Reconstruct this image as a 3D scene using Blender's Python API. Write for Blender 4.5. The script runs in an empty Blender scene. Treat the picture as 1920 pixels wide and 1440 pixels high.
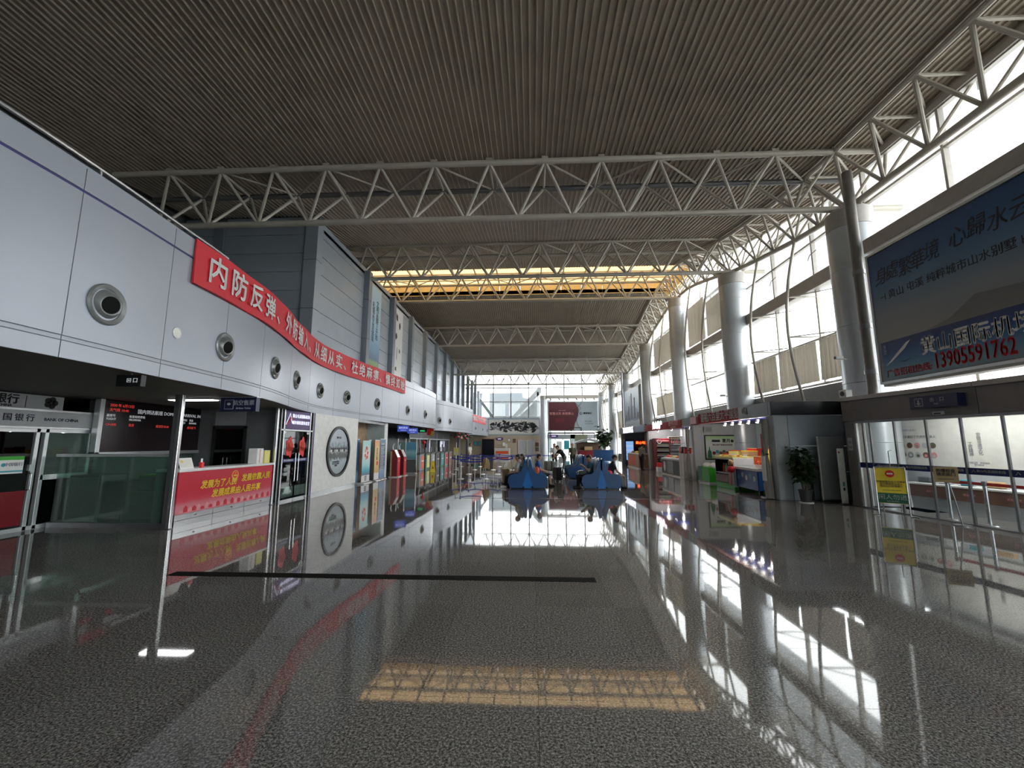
import bpy, bmesh, math, random
from mathutils import Vector, Matrix
random.seed(7)
SC = bpy.context.scene
COL = SC.collection
PI = math.pi

# ------------------------------------------------------------------ camera
CAM_H = 1.7
F, VX, VY = 785.0, 998.0, 831.0          # focal length and hall vanishing point, 1920x1440 frame
_d = Vector((VX-960, 720-VY, F)).normalized()          # hall axis (+Y) seen in camera space
_z = Vector((0, _d.z, -_d.y)).normalized()             # world up in camera space
_x = _d.cross(_z)
if _x.x < 0: _x = -_x
cam = bpy.data.cameras.new('camera'); cam.sensor_fit = 'HORIZONTAL'; cam.sensor_width = 36.0
cam.lens = F/1920*36.0; cam.clip_start = 0.05; cam.clip_end = 500
cam_o = bpy.data.objects.new('camera', cam); COL.objects.link(cam_o)
cam_o.matrix_world = Matrix(((_x.x, _x.y, -_x.z, 0), (_d.x, _d.y, -_d.z, 0), (_z.x, _z.y, -_z.z, CAM_H), (0, 0, 0, 1)))
SC.camera = cam_o

# ------------------------------------------------------------------ world and exposure
W = bpy.data.worlds.new('sky'); SC.world = W; W.use_nodes = True
_bg = W.node_tree.nodes['Background']
_bg.inputs[0].default_value = (0.97, 0.985, 1.0, 1); _bg.inputs[1].default_value = 1.0
SC.view_settings.view_transform = 'Standard'; SC.view_settings.look = 'None'
SC.view_settings.exposure = 2.95; SC.view_settings.gamma = 1.0; SC.view_settings.use_curve_mapping = False

# ------------------------------------------------------------------ materials
M = {}
def mat(name, col, rough=0.5, metal=0.0, var=0.06, scale=6.0, bump=0.0, bscale=40.0, spec=0.5, emit=None, es=0.0, alpha=1.0):
    m = bpy.data.materials.new(name); m.use_nodes = True; nt = m.node_tree; b = nt.nodes['Principled BSDF']
    b.inputs['Roughness'].default_value = rough; b.inputs['Metallic'].default_value = metal
    b.inputs['Specular IOR Level'].default_value = spec
    g = nt.nodes.new('ShaderNodeNewGeometry')
    n = nt.nodes.new('ShaderNodeTexNoise'); n.inputs['Scale'].default_value = scale; n.inputs['Detail'].default_value = 3
    nt.links.new(g.outputs['Position'], n.inputs['Vector'])
    r = nt.nodes.new('ShaderNodeValToRGB'); c = Vector(col[:3])
    r.color_ramp.elements[0].position = 0.3; r.color_ramp.elements[1].position = 0.7
    r.color_ramp.elements[0].color = (*[max(0, x*(1-var)) for x in c], 1); r.color_ramp.elements[1].color = (*[min(1, x*(1+var)) for x in c], 1)
    nt.links.new(n.outputs['Fac'], r.inputs['Fac']); nt.links.new(r.outputs['Color'], b.inputs['Base Color'])
    if bump:
        n2 = nt.nodes.new('ShaderNodeTexNoise'); n2.inputs['Scale'].default_value = bscale
        nt.links.new(g.outputs['Position'], n2.inputs['Vector'])
        bm_ = nt.nodes.new('ShaderNodeBump'); bm_.inputs['Strength'].default_value = bump; bm_.inputs['Distance'].default_value = 0.02
        nt.links.new(n2.outputs['Fac'], bm_.inputs['Height']); nt.links.new(bm_.outputs['Normal'], b.inputs['Normal'])
    if emit:
        b.inputs['Emission Color'].default_value = (*emit, 1); b.inputs['Emission Strength'].default_value = es
    M[name] = m; return m

def glass(name, tint=(1, 1, 1), gloss=0.06, rough=0.0, haze=0.0, hazecol=(.8, .85, .85)):
    m = bpy.data.materials.new(name); m.use_nodes = True; nt = m.node_tree
    for n in list(nt.nodes): nt.nodes.remove(n)
    out = nt.nodes.new('ShaderNodeOutputMaterial'); t = nt.nodes.new('ShaderNodeBsdfTransparent'); t.inputs[0].default_value = (*tint, 1)
    gl = nt.nodes.new('ShaderNodeBsdfGlossy'); gl.inputs['Roughness'].default_value = rough
    lw_ = nt.nodes.new('ShaderNodeLayerWeight'); lw_.inputs[0].default_value = .5
    pw = nt.nodes.new('ShaderNodeMath'); pw.operation = 'POWER'; pw.inputs[1].default_value = 4.0
    fr = nt.nodes.new('ShaderNodeMath'); fr.operation = 'MULTIPLY_ADD'; fr.inputs[1].default_value = .45; fr.inputs[2].default_value = gloss*.5
    nt.links.new(lw_.outputs['Facing'], pw.inputs[0]); nt.links.new(pw.outputs[0], fr.inputs[0])
    mx = nt.nodes.new('ShaderNodeMixShader'); nt.links.new(fr.outputs[0], mx.inputs[0])
    last = t.outputs[0]
    if haze:
        df = nt.nodes.new('ShaderNodeBsdfDiffuse'); df.inputs[0].default_value = (*hazecol, 1)
        n = nt.nodes.new('ShaderNodeTexNoise'); n.inputs['Scale'].default_value = 3
        mm = nt.nodes.new('ShaderNodeMath'); mm.operation = 'MULTIPLY_ADD'; mm.inputs[1].default_value = 0.1; mm.inputs[2].default_value = haze-0.05
        nt.links.new(n.outputs['Fac'], mm.inputs[0])
        m2 = nt.nodes.new('ShaderNodeMixShader'); nt.links.new(mm.outputs[0], m2.inputs[0])
        nt.links.new(t.outputs[0], m2.inputs[1]); nt.links.new(df.outputs[0], m2.inputs[2]); last = m2.outputs[0]
    nt.links.new(last, mx.inputs[1]); nt.links.new(gl.outputs[0], mx.inputs[2]); nt.links.new(mx.outputs[0], out.inputs[0])
    M[name] = m; return m

def ramp_mat(name, stops, axis=2, rough=0.4, noise=0.0, nscale=4.0):
    """printed gradient over the object's own bounding box"""
    m = bpy.data.materials.new(name); m.use_nodes = True; nt = m.node_tree; b = nt.nodes['Principled BSDF']
    b.inputs['Roughness'].default_value = rough
    tc = nt.nodes.new('ShaderNodeTexCoord'); sp = nt.nodes.new('ShaderNodeSeparateXYZ'); nt.links.new(tc.outputs['Generated'], sp.inputs[0])
    r = nt.nodes.new('ShaderNodeValToRGB'); cr = r.color_ramp
    cr.elements[0].position = stops[0][0]; cr.elements[0].color = (*stops[0][1], 1)
    cr.elements[1].position = stops[-1][0]; cr.elements[1].color = (*stops[-1][1], 1)
    for p, c in stops[1:-1]:
        e = cr.elements.new(p); e.color = (*c, 1)
    src = sp.outputs[axis]
    if noise:
        n = nt.nodes.new('ShaderNodeTexNoise'); n.inputs['Scale'].default_value = nscale; n.inputs['Detail'].default_value = 6
        nt.links.new(tc.outputs['Generated'], n.inputs['Vector'])
        ma = nt.nodes.new('ShaderNodeMath'); ma.operation = 'MULTIPLY_ADD'; ma.inputs[1].default_value = noise
        nt.links.new(n.outputs['Fac'], ma.inputs[0]); nt.links.new(src, ma.inputs[2])
        m2 = nt.nodes.new('ShaderNodeMath'); m2.operation = 'SUBTRACT'; m2.inputs[1].default_value = noise*.5
        nt.links.new(ma.outputs[0], m2.inputs[0]); src = m2.outputs[0]
    nt.links.new(src, r.inputs['Fac']); nt.links.new(r.outputs['Color'], b.inputs['Base Color'])
    M[name] = m; return m

def granite():
    m = bpy.data.materials.new('granite'); m.use_nodes = True; nt = m.node_tree; b = nt.nodes['Principled BSDF']
    g = nt.nodes.new('ShaderNodeNewGeometry')
    n = nt.nodes.new('ShaderNodeTexNoise'); n.inputs['Scale'].default_value = 62; n.inputs['Detail'].default_value = 5; n.inputs['Roughness'].default_value = .85
    r = nt.nodes.new('ShaderNodeValToRGB'); e = r.color_ramp.elements
    e[0].position = .38; e[0].color = (.02, .02, .02, 1); e[1].position = .60; e[1].color = (.47, .45, .43, 1)
    e2 = r.color_ramp.elements.new(.5); e2.color = (.14, .134, .129, 1)
    nt.links.new(g.outputs['Position'], n.inputs['Vector']); nt.links.new(n.outputs['Fac'], r.inputs['Fac'])
    oi = nt.nodes.new('ShaderNodeObjectInfo')
    hs = nt.nodes.new('ShaderNodeHueSaturation')
    mr = nt.nodes.new('ShaderNodeMapRange'); mr.inputs[3].default_value = .9; mr.inputs[4].default_value = 1.1
    nt.links.new(oi.outputs['Random'], mr.inputs[0]); nt.links.new(mr.outputs[0], hs.inputs['Value'])
    nt.links.new(r.outputs['Color'], hs.inputs['Color']); nt.links.new(hs.outputs[0], b.inputs['Base Color'])
    b.inputs['Roughness'].default_value = .035; b.inputs['IOR'].default_value = 1.55
    n2 = nt.nodes.new('ShaderNodeTexNoise'); n2.inputs['Scale'].default_value = 1.6; n2.inputs['Detail'].default_value = 2
    nt.links.new(g.outputs['Position'], n2.inputs['Vector'])
    bu = nt.nodes.new('ShaderNodeBump'); bu.inputs['Strength'].default_value = .02; bu.inputs['Distance'].default_value = .02
    nt.links.new(n2.outputs['Fac'], bu.inputs['Height']); nt.links.new(bu.outputs['Normal'], b.inputs['Normal'])
    M['granite'] = m
granite()
mat('grout', (.05, .05, .05), .8)
mat('ceil_strip', (.39, .338, .262), .5, .0, .08, 1.5)
mat('ceil_deck', (.06, .055, .05), .9)
mat('truss', (.47, .435, .37), .4, .15, .06, 3)
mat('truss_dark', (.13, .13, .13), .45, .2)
mat('panel_white', (.335, .36, .41), .32, .25, .03, .8)
mat('panel_band', (.29, .315, .36), .32, .25, .03, .8)
mat('seam', (.14, .15, .17), .6)
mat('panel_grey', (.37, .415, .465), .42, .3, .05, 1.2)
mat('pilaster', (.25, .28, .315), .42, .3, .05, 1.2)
mat('navy_line', (.03, .035, .14), .4)
mat('column', (.55, .58, .61), .30, .3, .04, 1.5)
mat('column_cap', (.42, .40, .37), .4, .2)
mat('wall_light', (.52, .63, .64), .5)
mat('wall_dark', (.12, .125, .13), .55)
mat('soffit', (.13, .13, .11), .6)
mat('wall_beige', (.50, .42, .31), .55)
mat('fascia_brown', (.19, .175, .165), .42, .2)
mat('beam', (.43, .40, .365), .45, .15)
mat('steel', (.62, .63, .64), .25, .9, .05, 10)
mat('steel_dark', (.25, .25, .26), .35, .8)
mat('alu', (.62, .64, .65), .35, .6)
mat('black', (.012, .012, .014), .4)
mat('strip_black', (.008, .008, .008), .8, spec=.1)
mat('black_gloss', (.01, .01, .012), .08)
mat('rubber', (.02, .02, .02), .7)
mat('white', (.80, .80, .79), .45)
mat('white_gloss', (.85, .85, .85), .15)
mat('offwhite', (.72, .70, .66), .5)
mat('red', (.60, .018, .035), .55, bump=.15, bscale=5)
mat('red_counter', (.56, .02, .04), .4)
mat('red_deep', (.20, .010, .018), .45)
mat('fascia_red', (.36, .018, .028), .7, spec=.2)
mat('red_bright', (.80, .03, .03), .45)
mat('orange_red', (.75, .12, .04), .45)
mat('pinkish', (.70, .30, .30), .5)
mat('yellow', (.95, .72, .05), .45)
mat('yellow_pale', (.82, .75, .25), .45)
mat('gold', (.80, .55, .10), .35, .4)
mat('blue_seat', (.030, .105, .28), .35, 0, .08, 2)
mat('blue_seat_light', (.02, .20, .62), .3)
mat('blue_shell', (.06, .19, .42), .22)
mat('blue_belt', (.02, .03, .40), .55)
mat('blue_band', (.012, .02, .16), .4)
mat('navy', (.018, .02, .07), .35)
mat('navy_dark', (.010, .013, .02), .35)
mat('purple_sign', (.08, .035, .17), .4)
mat('green', (.05, .42, .035), .45)
mat('green_dark', (.02, .13, .07), .45)
mat('teal', (.05, .32, .38), .45)
mat('olive', (.13, .14, .09), .6)
mat('wood', (.42, .26, .14), .5, 0, .15, 8)
mat('wood_light', (.52, .36, .24), .5, 0, .12, 6)
mat('brown', (.16, .085, .06), .5)
mat('khaki', (.42, .30, .15), .8)
mat('cardboard', (.55, .36, .18), .7)
mat('curtain', (.30, .285, .26), .85, bump=.2, bscale=12)
mat('fabric_grey', (.36, .34, .31), .85, bump=.4, bscale=14)
mat('blind', (.30, .285, .26), .85)
for _n in ('curtain', 'blind'):      # thin cloth lets some daylight through
    _nt = M[_n].node_tree; _p = _nt.nodes['Principled BSDF']; _t = _nt.nodes.new('ShaderNodeBsdfTranslucent'); _t.inputs[0].default_value = (.27, .255, .23, 1)
    _a = _nt.nodes.new('ShaderNodeAddShader'); _nt.links.new(_p.outputs[0], _a.inputs[0]); _nt.links.new(_t.outputs[0], _a.inputs[1]); _nt.links.new(_a.outputs[0], _nt.nodes['Material Output'].inputs[0])
mat('leaf', (.025, .055, .022), .5)
mat('leaf_light', (.05, .10, .035), .5)
mat('pot', (.05, .05, .055), .4)
mat('skin', (.50, .30, .21), .55)
mat('hair', (.012, .010, .009), .5)
mat('shirt_white', (.72, .72, .72), .8)
mat('shirt_black', (.02, .02, .025), .8)
mat('shirt_teal', (.03, .12, .15), .8)
mat('shirt_blue', (.03, .10, .33), .8)
mat('shirt_camo', (.25, .25, .22), .85, 0, .5, 25)
mat('pants_dark', (.025, .028, .035), .85)
mat('pants_grey', (.25, .24, .25), .85)
mat('ink', (.02, .02, .025), .5)
mat('grey_box', (.27, .28, .29), .5)
mat('grey_light', (.48, .50, .52), .5)
mat('concrete', (.45, .45, .44), .8)
mat('ext_white', (.80, .82, .84), .6)
mat('ext_grey', (.10, .115, .125), .7)
mat('ext_pane', (.16, .175, .185), .5)
mat('nozzle', (.24, .25, .25), .35, .4)
mat('ad_grey', (.27, .32, .34), .4)
mat('screen_dark', (.02, .012, .014), .25)
mat('lamp_white', (.9, .9, .9), .4, emit=(1, .97, .92), es=.45)
mat('lamp_tube', (.9, .9, .9), .4, emit=(1, 1, 1), es=1.6)
mat('led_red', (.5, .02, .02), .5, emit=(1, .08, .06), es=.06)
mat('led_white', (.5, .5, .5), .5, emit=(.9, .95, 1), es=.04)
mat('sign_white', (.8, .8, .85), .5, emit=(.8, .8, 1), es=.07)
mat('sign_glow', (.9, .9, .95), .5, emit=(.92, .9, 1), es=.22)
mat('screen_blue', (.01, .03, .25), .3, emit=(.02, .08, .7), es=.06)
mat('neon_orange', (.9, .25, .05), .5, emit=(1, .22, .04), es=.2)
mat('fridge_blue', (.15, .3, .6), .4, emit=(.3, .55, 1), es=.10)
mat('exit_green', (.02, .3, .1), .5, emit=(.05, .7, .25), es=.1)
mat('amber_lit_panel', (.78, .62, .32), .5)  # rooflight's amber glow on the curb panels is painted into this colour
glass('glass_clear', (.97, .985, .98))
glass('glass_shop', (.85, .92, .9))
glass('glass_frost', (.55, .72, .66), haze=.17, hazecol=(.32, .42, .38))
glass('glass_dark', (.16, .2, .2))
glass('glass_yellow', (.58, .47, .32))
glass('glass_case', (.9, .93, .93))

# ------------------------------------------------------------------ mesh helpers
class MB:
    def __init__(s): s.v = []; s.f = []
    def add(s, vs, fs):
        b = len(s.v); s.v += [tuple(p) for p in vs]; s.f += [tuple(i+b for i in f) for f in fs]; return s
    def box(s, a, b):
        x0, y0, z0 = a; x1, y1, z1 = b
        if x0 > x1: x0, x1 = x1, x0
        if y0 > y1: y0, y1 = y1, y0
        if z0 > z1: z0, z1 = z1, z0
        return s.add([(x0,y0,z0),(x1,y0,z0),(x1,y1,z0),(x0,y1,z0),(x0,y0,z1),(x1,y0,z1),(x1,y1,z1),(x0,y1,z1)],
                     [(3,2,1,0),(4,5,6,7),(0,1,5,4),(1,2,6,5),(2,3,7,6),(3,0,4,7)])
    def cyl(s, p0, p1, r0, r1=None, n=12, caps=True):
        r1 = r0 if r1 is None else r1
        p0 = Vector(p0); p1 = Vector(p1); d = (p1-p0).normalized()
        a = d.orthogonal().normalized(); b = d.cross(a)
        vs = [p0+(a*math.cos(2*PI*i/n)+b*math.sin(2*PI*i/n))*r0 for i in range(n)]+[p1+(a*math.cos(2*PI*i/n)+b*math.sin(2*PI*i/n))*r1 for i in range(n)]
        fs = [(i, (i+1) % n, n+(i+1) % n, n+i) for i in range(n)]
        if caps: fs += [tuple(reversed(range(n))), tuple(range(n, 2*n))]
        return s.add(vs, fs)
    def tube(s, pts, r, n=8, caps=True):
        pts = [Vector(p) for p in pts]; vs = []; prev = None
        for i, p in enumerate(pts):
            d = (pts[min(i+1, len(pts)-1)]-pts[max(i-1, 0)]).normalized()
            a = d.orthogonal().normalized() if prev is None else (prev-d*prev.dot(d)).normalized()
            prev = a; b = d.cross(a); rr = r[i] if isinstance(r, (list, tuple)) else r
            vs += [p+(a*math.cos(2*PI*k/n)+b*math.sin(2*PI*k/n))*rr for k in range(n)]
        fs = [(i*n+k, i*n+(k+1) % n, (i+1)*n+(k+1) % n, (i+1)*n+k) for i in range(len(pts)-1) for k in range(n)]
        if caps: fs += [tuple(reversed(range(n))), tuple(range((len(pts)-1)*n, len(pts)*n))]
        return s.add(vs, fs)
    def lathe(s, prof, o=(0, 0, 0), n=24, axis='z', close=False):
        vs = []
        for r, h in prof:
            for k in range(n):
                c, t = math.cos(2*PI*k/n)*r, math.sin(2*PI*k/n)*r
                p = {'z': (c, t, h), 'x': (h, c, t), 'y': (t, h, c)}[axis]
                vs.append((p[0]+o[0], p[1]+o[1], p[2]+o[2]))
        fs = [(i*n+k, i*n+(k+1) % n, (i+1)*n+(k+1) % n, (i+1)*n+k) for i in range(len(prof)-1) for k in range(n)]
        if close: fs += [tuple(reversed(range(n))), tuple(range((len(prof)-1)*n, len(prof)*n))]
        return s.add(vs, fs)
    def prism(s, poly, axis, a, b):
        n = len(poly)
        def P(q, h): return {'y': (q[0], h, q[1]), 'x': (h, q[0], q[1]), 'z': (q[0], q[1], h)}[axis]
        vs = [P(q, a) for q in poly]+[P(q, b) for q in poly]
        return s.add(vs, [(i, (i+1) % n, n+(i+1) % n, n+i) for i in range(n)]+[tuple(reversed(range(n))), tuple(range(n, 2*n))])
    def sphere(s, c, rx, ry=None, rz=None, n=12, m=8):
        ry = rx if ry is None else ry; rz = rx if rz is None else rz
        vs = [(c[0], c[1], c[2]-rz)]
        for j in range(1, m):
            t = PI*j/m-PI/2
            for k in range(n): vs.append((c[0]+rx*math.cos(t)*math.cos(2*PI*k/n), c[1]+ry*math.cos(t)*math.sin(2*PI*k/n), c[2]+rz*math.sin(t)))
        vs.append((c[0], c[1], c[2]+rz)); L = len(vs)-1; fs = []
        for k in range(n): fs += [(0, 1+(k+1) % n, 1+k), (L, L-n+k, L-n+(k+1) % n)]
        for j in range(m-2):
            for k in range(n): a = 1+j*n; fs.append((a+k, a+(k+1) % n, a+n+(k+1) % n, a+n+k))
        return s.add(vs, fs)
    def mesh(s, name, m=None, smooth=False, bevel=0.0):
        me = bpy.data.meshes.new(name); me.from_pydata(s.v, [], s.f)
        bm = bmesh.new(); bm.from_mesh(me); bmesh.ops.recalc_face_normals(bm, faces=bm.faces)
        if bevel: bmesh.ops.bevel(bm, geom=list(bm.edges), offset=bevel, segments=1, affect='EDGES', clamp_overlap=True)
        bm.to_mesh(me); bm.free()
        if m is not None: me.materials.append(M[m] if isinstance(m, str) else m)
        if smooth:
            me.shade_smooth()
            try: me.set_sharp_from_angle(angle=math.radians(40))
            except Exception: pass
        return me
    def build(s, name, m, parent=None, smooth=False, bevel=0.0):
        o = bpy.data.objects.new(name, s.mesh(name, m, smooth, bevel)); COL.objects.link(o)
        if parent is not None: o.parent = parent
        return o
def bx(name, m, parent, a, b, bevel=0.0):
    return MB().box(a, b).build(name, m, parent, bevel=bevel)
def tag(o, label, cat, group=None):
    o['label'] = label; o['category'] = cat
    if group: o['group'] = group
    return o
def struct(o, label, cat):
    o['kind'] = 'structure'; o['label'] = label; o['category'] = cat; return o
def thing(name, label, cat, loc=(0, 0, 0), rz=0.0, group=None):
    o = bpy.data.objects.new(name, None); COL.objects.link(o); o.empty_display_size = .1
    o.location = loc; o.rotation_euler = (0, 0, rz); return tag(o, label, cat, group)
def place(name, me, parent, mtx):
    o = bpy.data.objects.new(name, me); COL.objects.link(o); o.parent = parent; o.matrix_local = mtx; return o
_cyl = {}
def member(name, p0, p1, r, m, parent, off=(0, 0, 0)):
    key = (m, round(r, 3))
    if key not in _cyl: _cyl[key] = MB().cyl((0, 0, -.5), (0, 0, .5), r, n=8).mesh('tube_'+m, m, smooth=True)
    p0 = Vector(p0)-Vector(off); p1 = Vector(p1)-Vector(off); d = p1-p0
    q = d.to_track_quat('Z', 'Y').to_matrix().to_4x4()
    return place(name, _cyl[key], parent, Matrix.Translation((p0+p1)/2) @ q @ Matrix.Diagonal((1, 1, d.length, 1)))
TMP = bpy.data.scenes.new('scratch')        # glyph outlines are evaluated here, removed at the end
def txt(body, size, m, parent, at, right=(1, 0, 0), normal=(0, -1, 0), name='lettering', depth=.004, bold=0.0, align='CENTER', sx=1.0, shear=0.0, space=1.0, line=1.0):
    c = bpy.data.curves.new('t', 'FONT'); c.body = body; c.size = size; c.align_x = align; c.align_y = 'CENTER'
    c.extrude = depth/2; c.resolution_u = 2; c.shear = shear; c.space_character = space; c.space_line = line
    o = bpy.data.objects.new('t', c); TMP.collection.objects.link(o)
    with bpy.context.temp_override(scene=TMP, view_layer=TMP.view_layers[0]): dg = bpy.context.evaluated_depsgraph_get()
    me = bpy.data.meshes.new_from_object(o.evaluated_get(dg))
    bpy.data.objects.remove(o); bpy.data.curves.remove(c)
    if bold > 0:                                # heavier strokes: the outline stamped a few times, slightly shifted
        bm = bmesh.new(); b = bold*size*.9
        for dx, dy in ((0, 0), (b, 0), (-b, 0), (0, b), (0, -b)):
            k0 = len(bm.verts); bm.from_mesh(me); bm.verts.ensure_lookup_table()
            for v in bm.verts[k0:]: v.co.x += dx; v.co.y += dy; v.co.z += (abs(dx)*.02+abs(dy)*.03)
        bm.to_mesh(me); bm.free()
    me.name = name; me.materials.clear(); me.materials.append(M[m])
    R = Vector(right).normalized(); N = Vector(normal).normalized(); U = N.cross(R)
    mt = Matrix(((R.x*sx, U.x, N.x, at[0]), (R.y*sx, U.y, N.y, at[1]), (R.z*sx, U.z, N.z, at[2]), (0, 0, 0, 1)))
    me.transform(mt)
    o = bpy.data.objects.new(name, me); COL.objects.link(o)
    if parent is not None: o.parent = parent
    return o
def copy_tree(o, parent=None):
    c = o.copy(); COL.objects.link(c); c.parent = parent
    for ch in list(o.children): copy_tree(ch, c)
    return c
def disc(name, m, parent, c, r, normal='x', th=.01, n=20, ry=None):
    pr = [(r*math.cos(2*PI*k/n), (ry or r)*math.sin(2*PI*k/n)) for k in range(n)]
    ax = normal; a = {'x': 0, 'y': 1, 'z': 2}[ax]
    if ax == 'x': poly = [(c[1]+p[0], c[2]+p[1]) for p in pr]
    elif ax == 'y': poly = [(c[0]+p[0], c[2]+p[1]) for p in pr]
    else: poly = [(c[0]+p[0], c[1]+p[1]) for p in pr]
    return MB().prism(poly, ax, c[a]-th/2, c[a]+th/2).build(name, m, parent, smooth=True)

def lerp_tab(tab, t):
    if t <= tab[0][0]: return tab[0][1]
    for (a, va), (b, vb) in zip(tab, tab[1:]):
        if t <= b:
            k = (t-a)/(b-a); return va+(vb-va)*k
    return tab[-1][1]
# ------------------------------------------------------------------ ground outside and floor
struct(bx('ground', 'concrete', None, (-80, -60, -.45), (90, 160, -.25)), 'pale concrete ground outside the terminal', 'ground')
floor = struct(bx('floor', 'grout', None, (-14.2, -9, -.25), (10.6, 62.4, -.012)), 'polished speckled granite floor of the hall', 'floor')
TS, TX, TY = .81, .03, 3.08
def px(p):                                   # where a point of the hall falls in the photograph (only used to pick the tiles in view)
    c = Vector(p)-Vector((0, 0, CAM_H)); X = _x*c.x+_d*c.y+_z*c.z
    return (960+F*X.x/X.z, 720-F*X.y/X.z) if X.z > .05 else None
tile_me = MB().box((-TS/2+.0015, -TS/2+.0015, -.02), (TS/2-.0015, TS/2-.0015, 0)).mesh('tile', 'granite')
near = []; rest = MB()
for i in range(-18, 14):
    for j in range(-15, 74):
        cx, cy = TX+(i+.5)*TS, TY+(j+.5)*TS
        if not (-14.1 < cx < 10.4 and -8.5 < cy < 62): continue
        q = px((cx, cy, 0)); d = math.hypot(cx, cy)
        if q and -60 < q[0] < 1980 and q[1] < 1500: near.append((d, cx, cy))
        else: near.append((1e3+d, cx, cy))
near.sort()
for k, (d, cx, cy) in enumerate(near):
    if k < 300: place('tile', tile_me, floor, Matrix.Translation((cx, cy, 0)) @ Matrix.Rotation(random.uniform(-.0006, .0006), 4, 'X') @ Matrix.Rotation(random.uniform(-.0006, .0006), 4, 'Y'))
    else: rest.box((cx-TS/2+.0015, cy-TS/2+.0015, -.02), (cx+TS/2-.0015, cy+TS/2-.0015, 0))
o = rest.build('tiles', 'granite', floor); o['kind'] = 'stuff'
struct(MB().box((-4.75, 5.5, 0), (.78, 5.67, .004)).build('trim_1', 'strip_black', None), 'black expansion joint strip across the near floor', 'floor strip')
struct(MB().box((-2.4, 13.35, 0), (8.6, 13.41, .003)).build('trim_2', 'black', None), 'thin dark joint strip across the floor before the seats', 'floor strip')

# ------------------------------------------------------------------ roof profile
ZB = [(12.7, 8.95), (15.2, 9.2), (17.85, 9.62), (20.3, 10.1), (22.4, 10.65), (24.3, 11.1), (26, 11.4), (27.9, 11.5), (30, 11.35), (33, 10.85), (35.8, 10.2), (39.5, 9.4), (41.8, 9.05), (43.6, 8.92)]
TD = 1.45
def zb(y): return lerp_tab(ZB, y)
def zt(y): return zb(y)+TD
def zc(y): return zt(y)+.17
ROOF_END = 52.6; SKY0, SKY1 = 26.0, 30.5

ceiling = struct(bpy.data.objects.new('ceiling', None), 'dark corrugated strip ceiling arching along the hall', 'ceiling'); COL.objects.link(ceiling)
PITCH = .166
def strip_mesh(y0, y1):
    ys = [y0]+[y for y, _ in ZB if y0+.2 < y < y1-.2]+[y1]
    prof = [(-.082, .0), (.040, .0), (.048, -.05), (.074, -.05), (.082, .0)]
    m = MB(); vs = []; fs = []
    n = len(prof)
    for y in ys: vs += [(x, y, zc(y)+z) for x, z in prof]
    for i in range(len(ys)-1):
        for k in range(n-1): a = i*n+k; fs.append((a, a+1, a+n+1, a+n))
    m.add(vs, fs); return m.mesh('ceiling_strip', 'ceil_strip')
sa, sb = strip_mesh(-9, SKY0), strip_mesh(SKY1, ROOF_END)
nst = 0
x = 10.72
while x > -13.9:
    place('ceiling_strip', sa, ceiling, Matrix.Translation((x, 0, 0)))
    place('ceiling_strip', sb, ceiling, Matrix.Translation((x, 0, 0)))
    x -= PITCH
for y0, y1 in ((-9, SKY0), (SKY1, ROOF_END)):
    ys = [y0]+[y for y, _ in ZB if y0+.2 < y < y1-.2]+[y1]
    m = MB(); vs = []; fs = []
    for y in ys: vs += [(-14.2, y, zc(y)+.02), (10.95, y, zc(y)+.02), (10.95, y, zc(y)+.3), (-14.2, y, zc(y)+.3)]
    for i in range(len(ys)-1):
        for k in range(4): fs.append((i*4+k, i*4+(k+1) % 4, i*4+4+(k+1) % 4, i*4+4+k))
    fs += [(0, 1, 2, 3), tuple(len(vs)-1-k for k in range(4))]
    m.add(vs, fs); m.build('roof_deck', 'ceil_deck', ceiling)
# raised bay over the far end
m = MB(); m.box((-14.2, ROOF_END, 14.2), (10.95, 62.6, 14.4)); m.build('raised_roof', 'ceil_strip', ceiling)
m = MB(); m.box((-14.2, ROOF_END, zc(50)), (10.95, ROOF_END+.15, 14.2)); m.build('upstand', 'panel_grey', ceiling)

# skylight curb, glazing and bars
sky = struct(bpy.data.objects.new('window_1', None), 'amber tinted rooflight across the middle of the ceiling', 'skylight'); COL.objects.link(sky)
ZS = 13.65
MB().box((-13.25, SKY0-.12, zc(SKY0)-.02), (10.0, SKY0, ZS)).build('curb', 'amber_lit_panel', sky)
for k in range(15):
    xx = -13.25+k*1.55
    bx('curb_panel', 'amber_lit_panel', sky, (xx+.01, SKY1, zc(SKY1)-.02), (xx+1.54, SKY1+.12, ZS), .008)
bx('curb', 'amber_lit_panel', sky, (-13.37, SKY0, 12.4), (-13.25, SKY1, ZS)); bx('curb', 'amber_lit_panel', sky, (10.0, SKY0, 12.4), (10.12, SKY1, ZS))
for k in range(15):
    xx = -13.25+k*1.55
    bx('pane', 'glass_yellow', sky, (xx+.03, SKY0, ZS), (xx+1.52, SKY1, ZS+.02))
    bx('glazing_bar', 'truss', sky, (xx-.04, SKY0, ZS-.1), (xx+.04, SKY1, ZS+.05))
for yy in (SKY0+1.1, SKY0+2.25, SKY0+3.4): bx('glazing_bar', 'truss', sky, (-13.25, yy-.035, ZS-.08), (10, yy+.035, ZS))
for side, xr in (('left', (-14.2, -13.37)), ('right', (10.12, 10.95))):
    bx('curb_roof', 'ceil_deck', sky, (xr[0], SKY0-.1, 12.9), (xr[1], SKY1+.1, 13.1))

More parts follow.
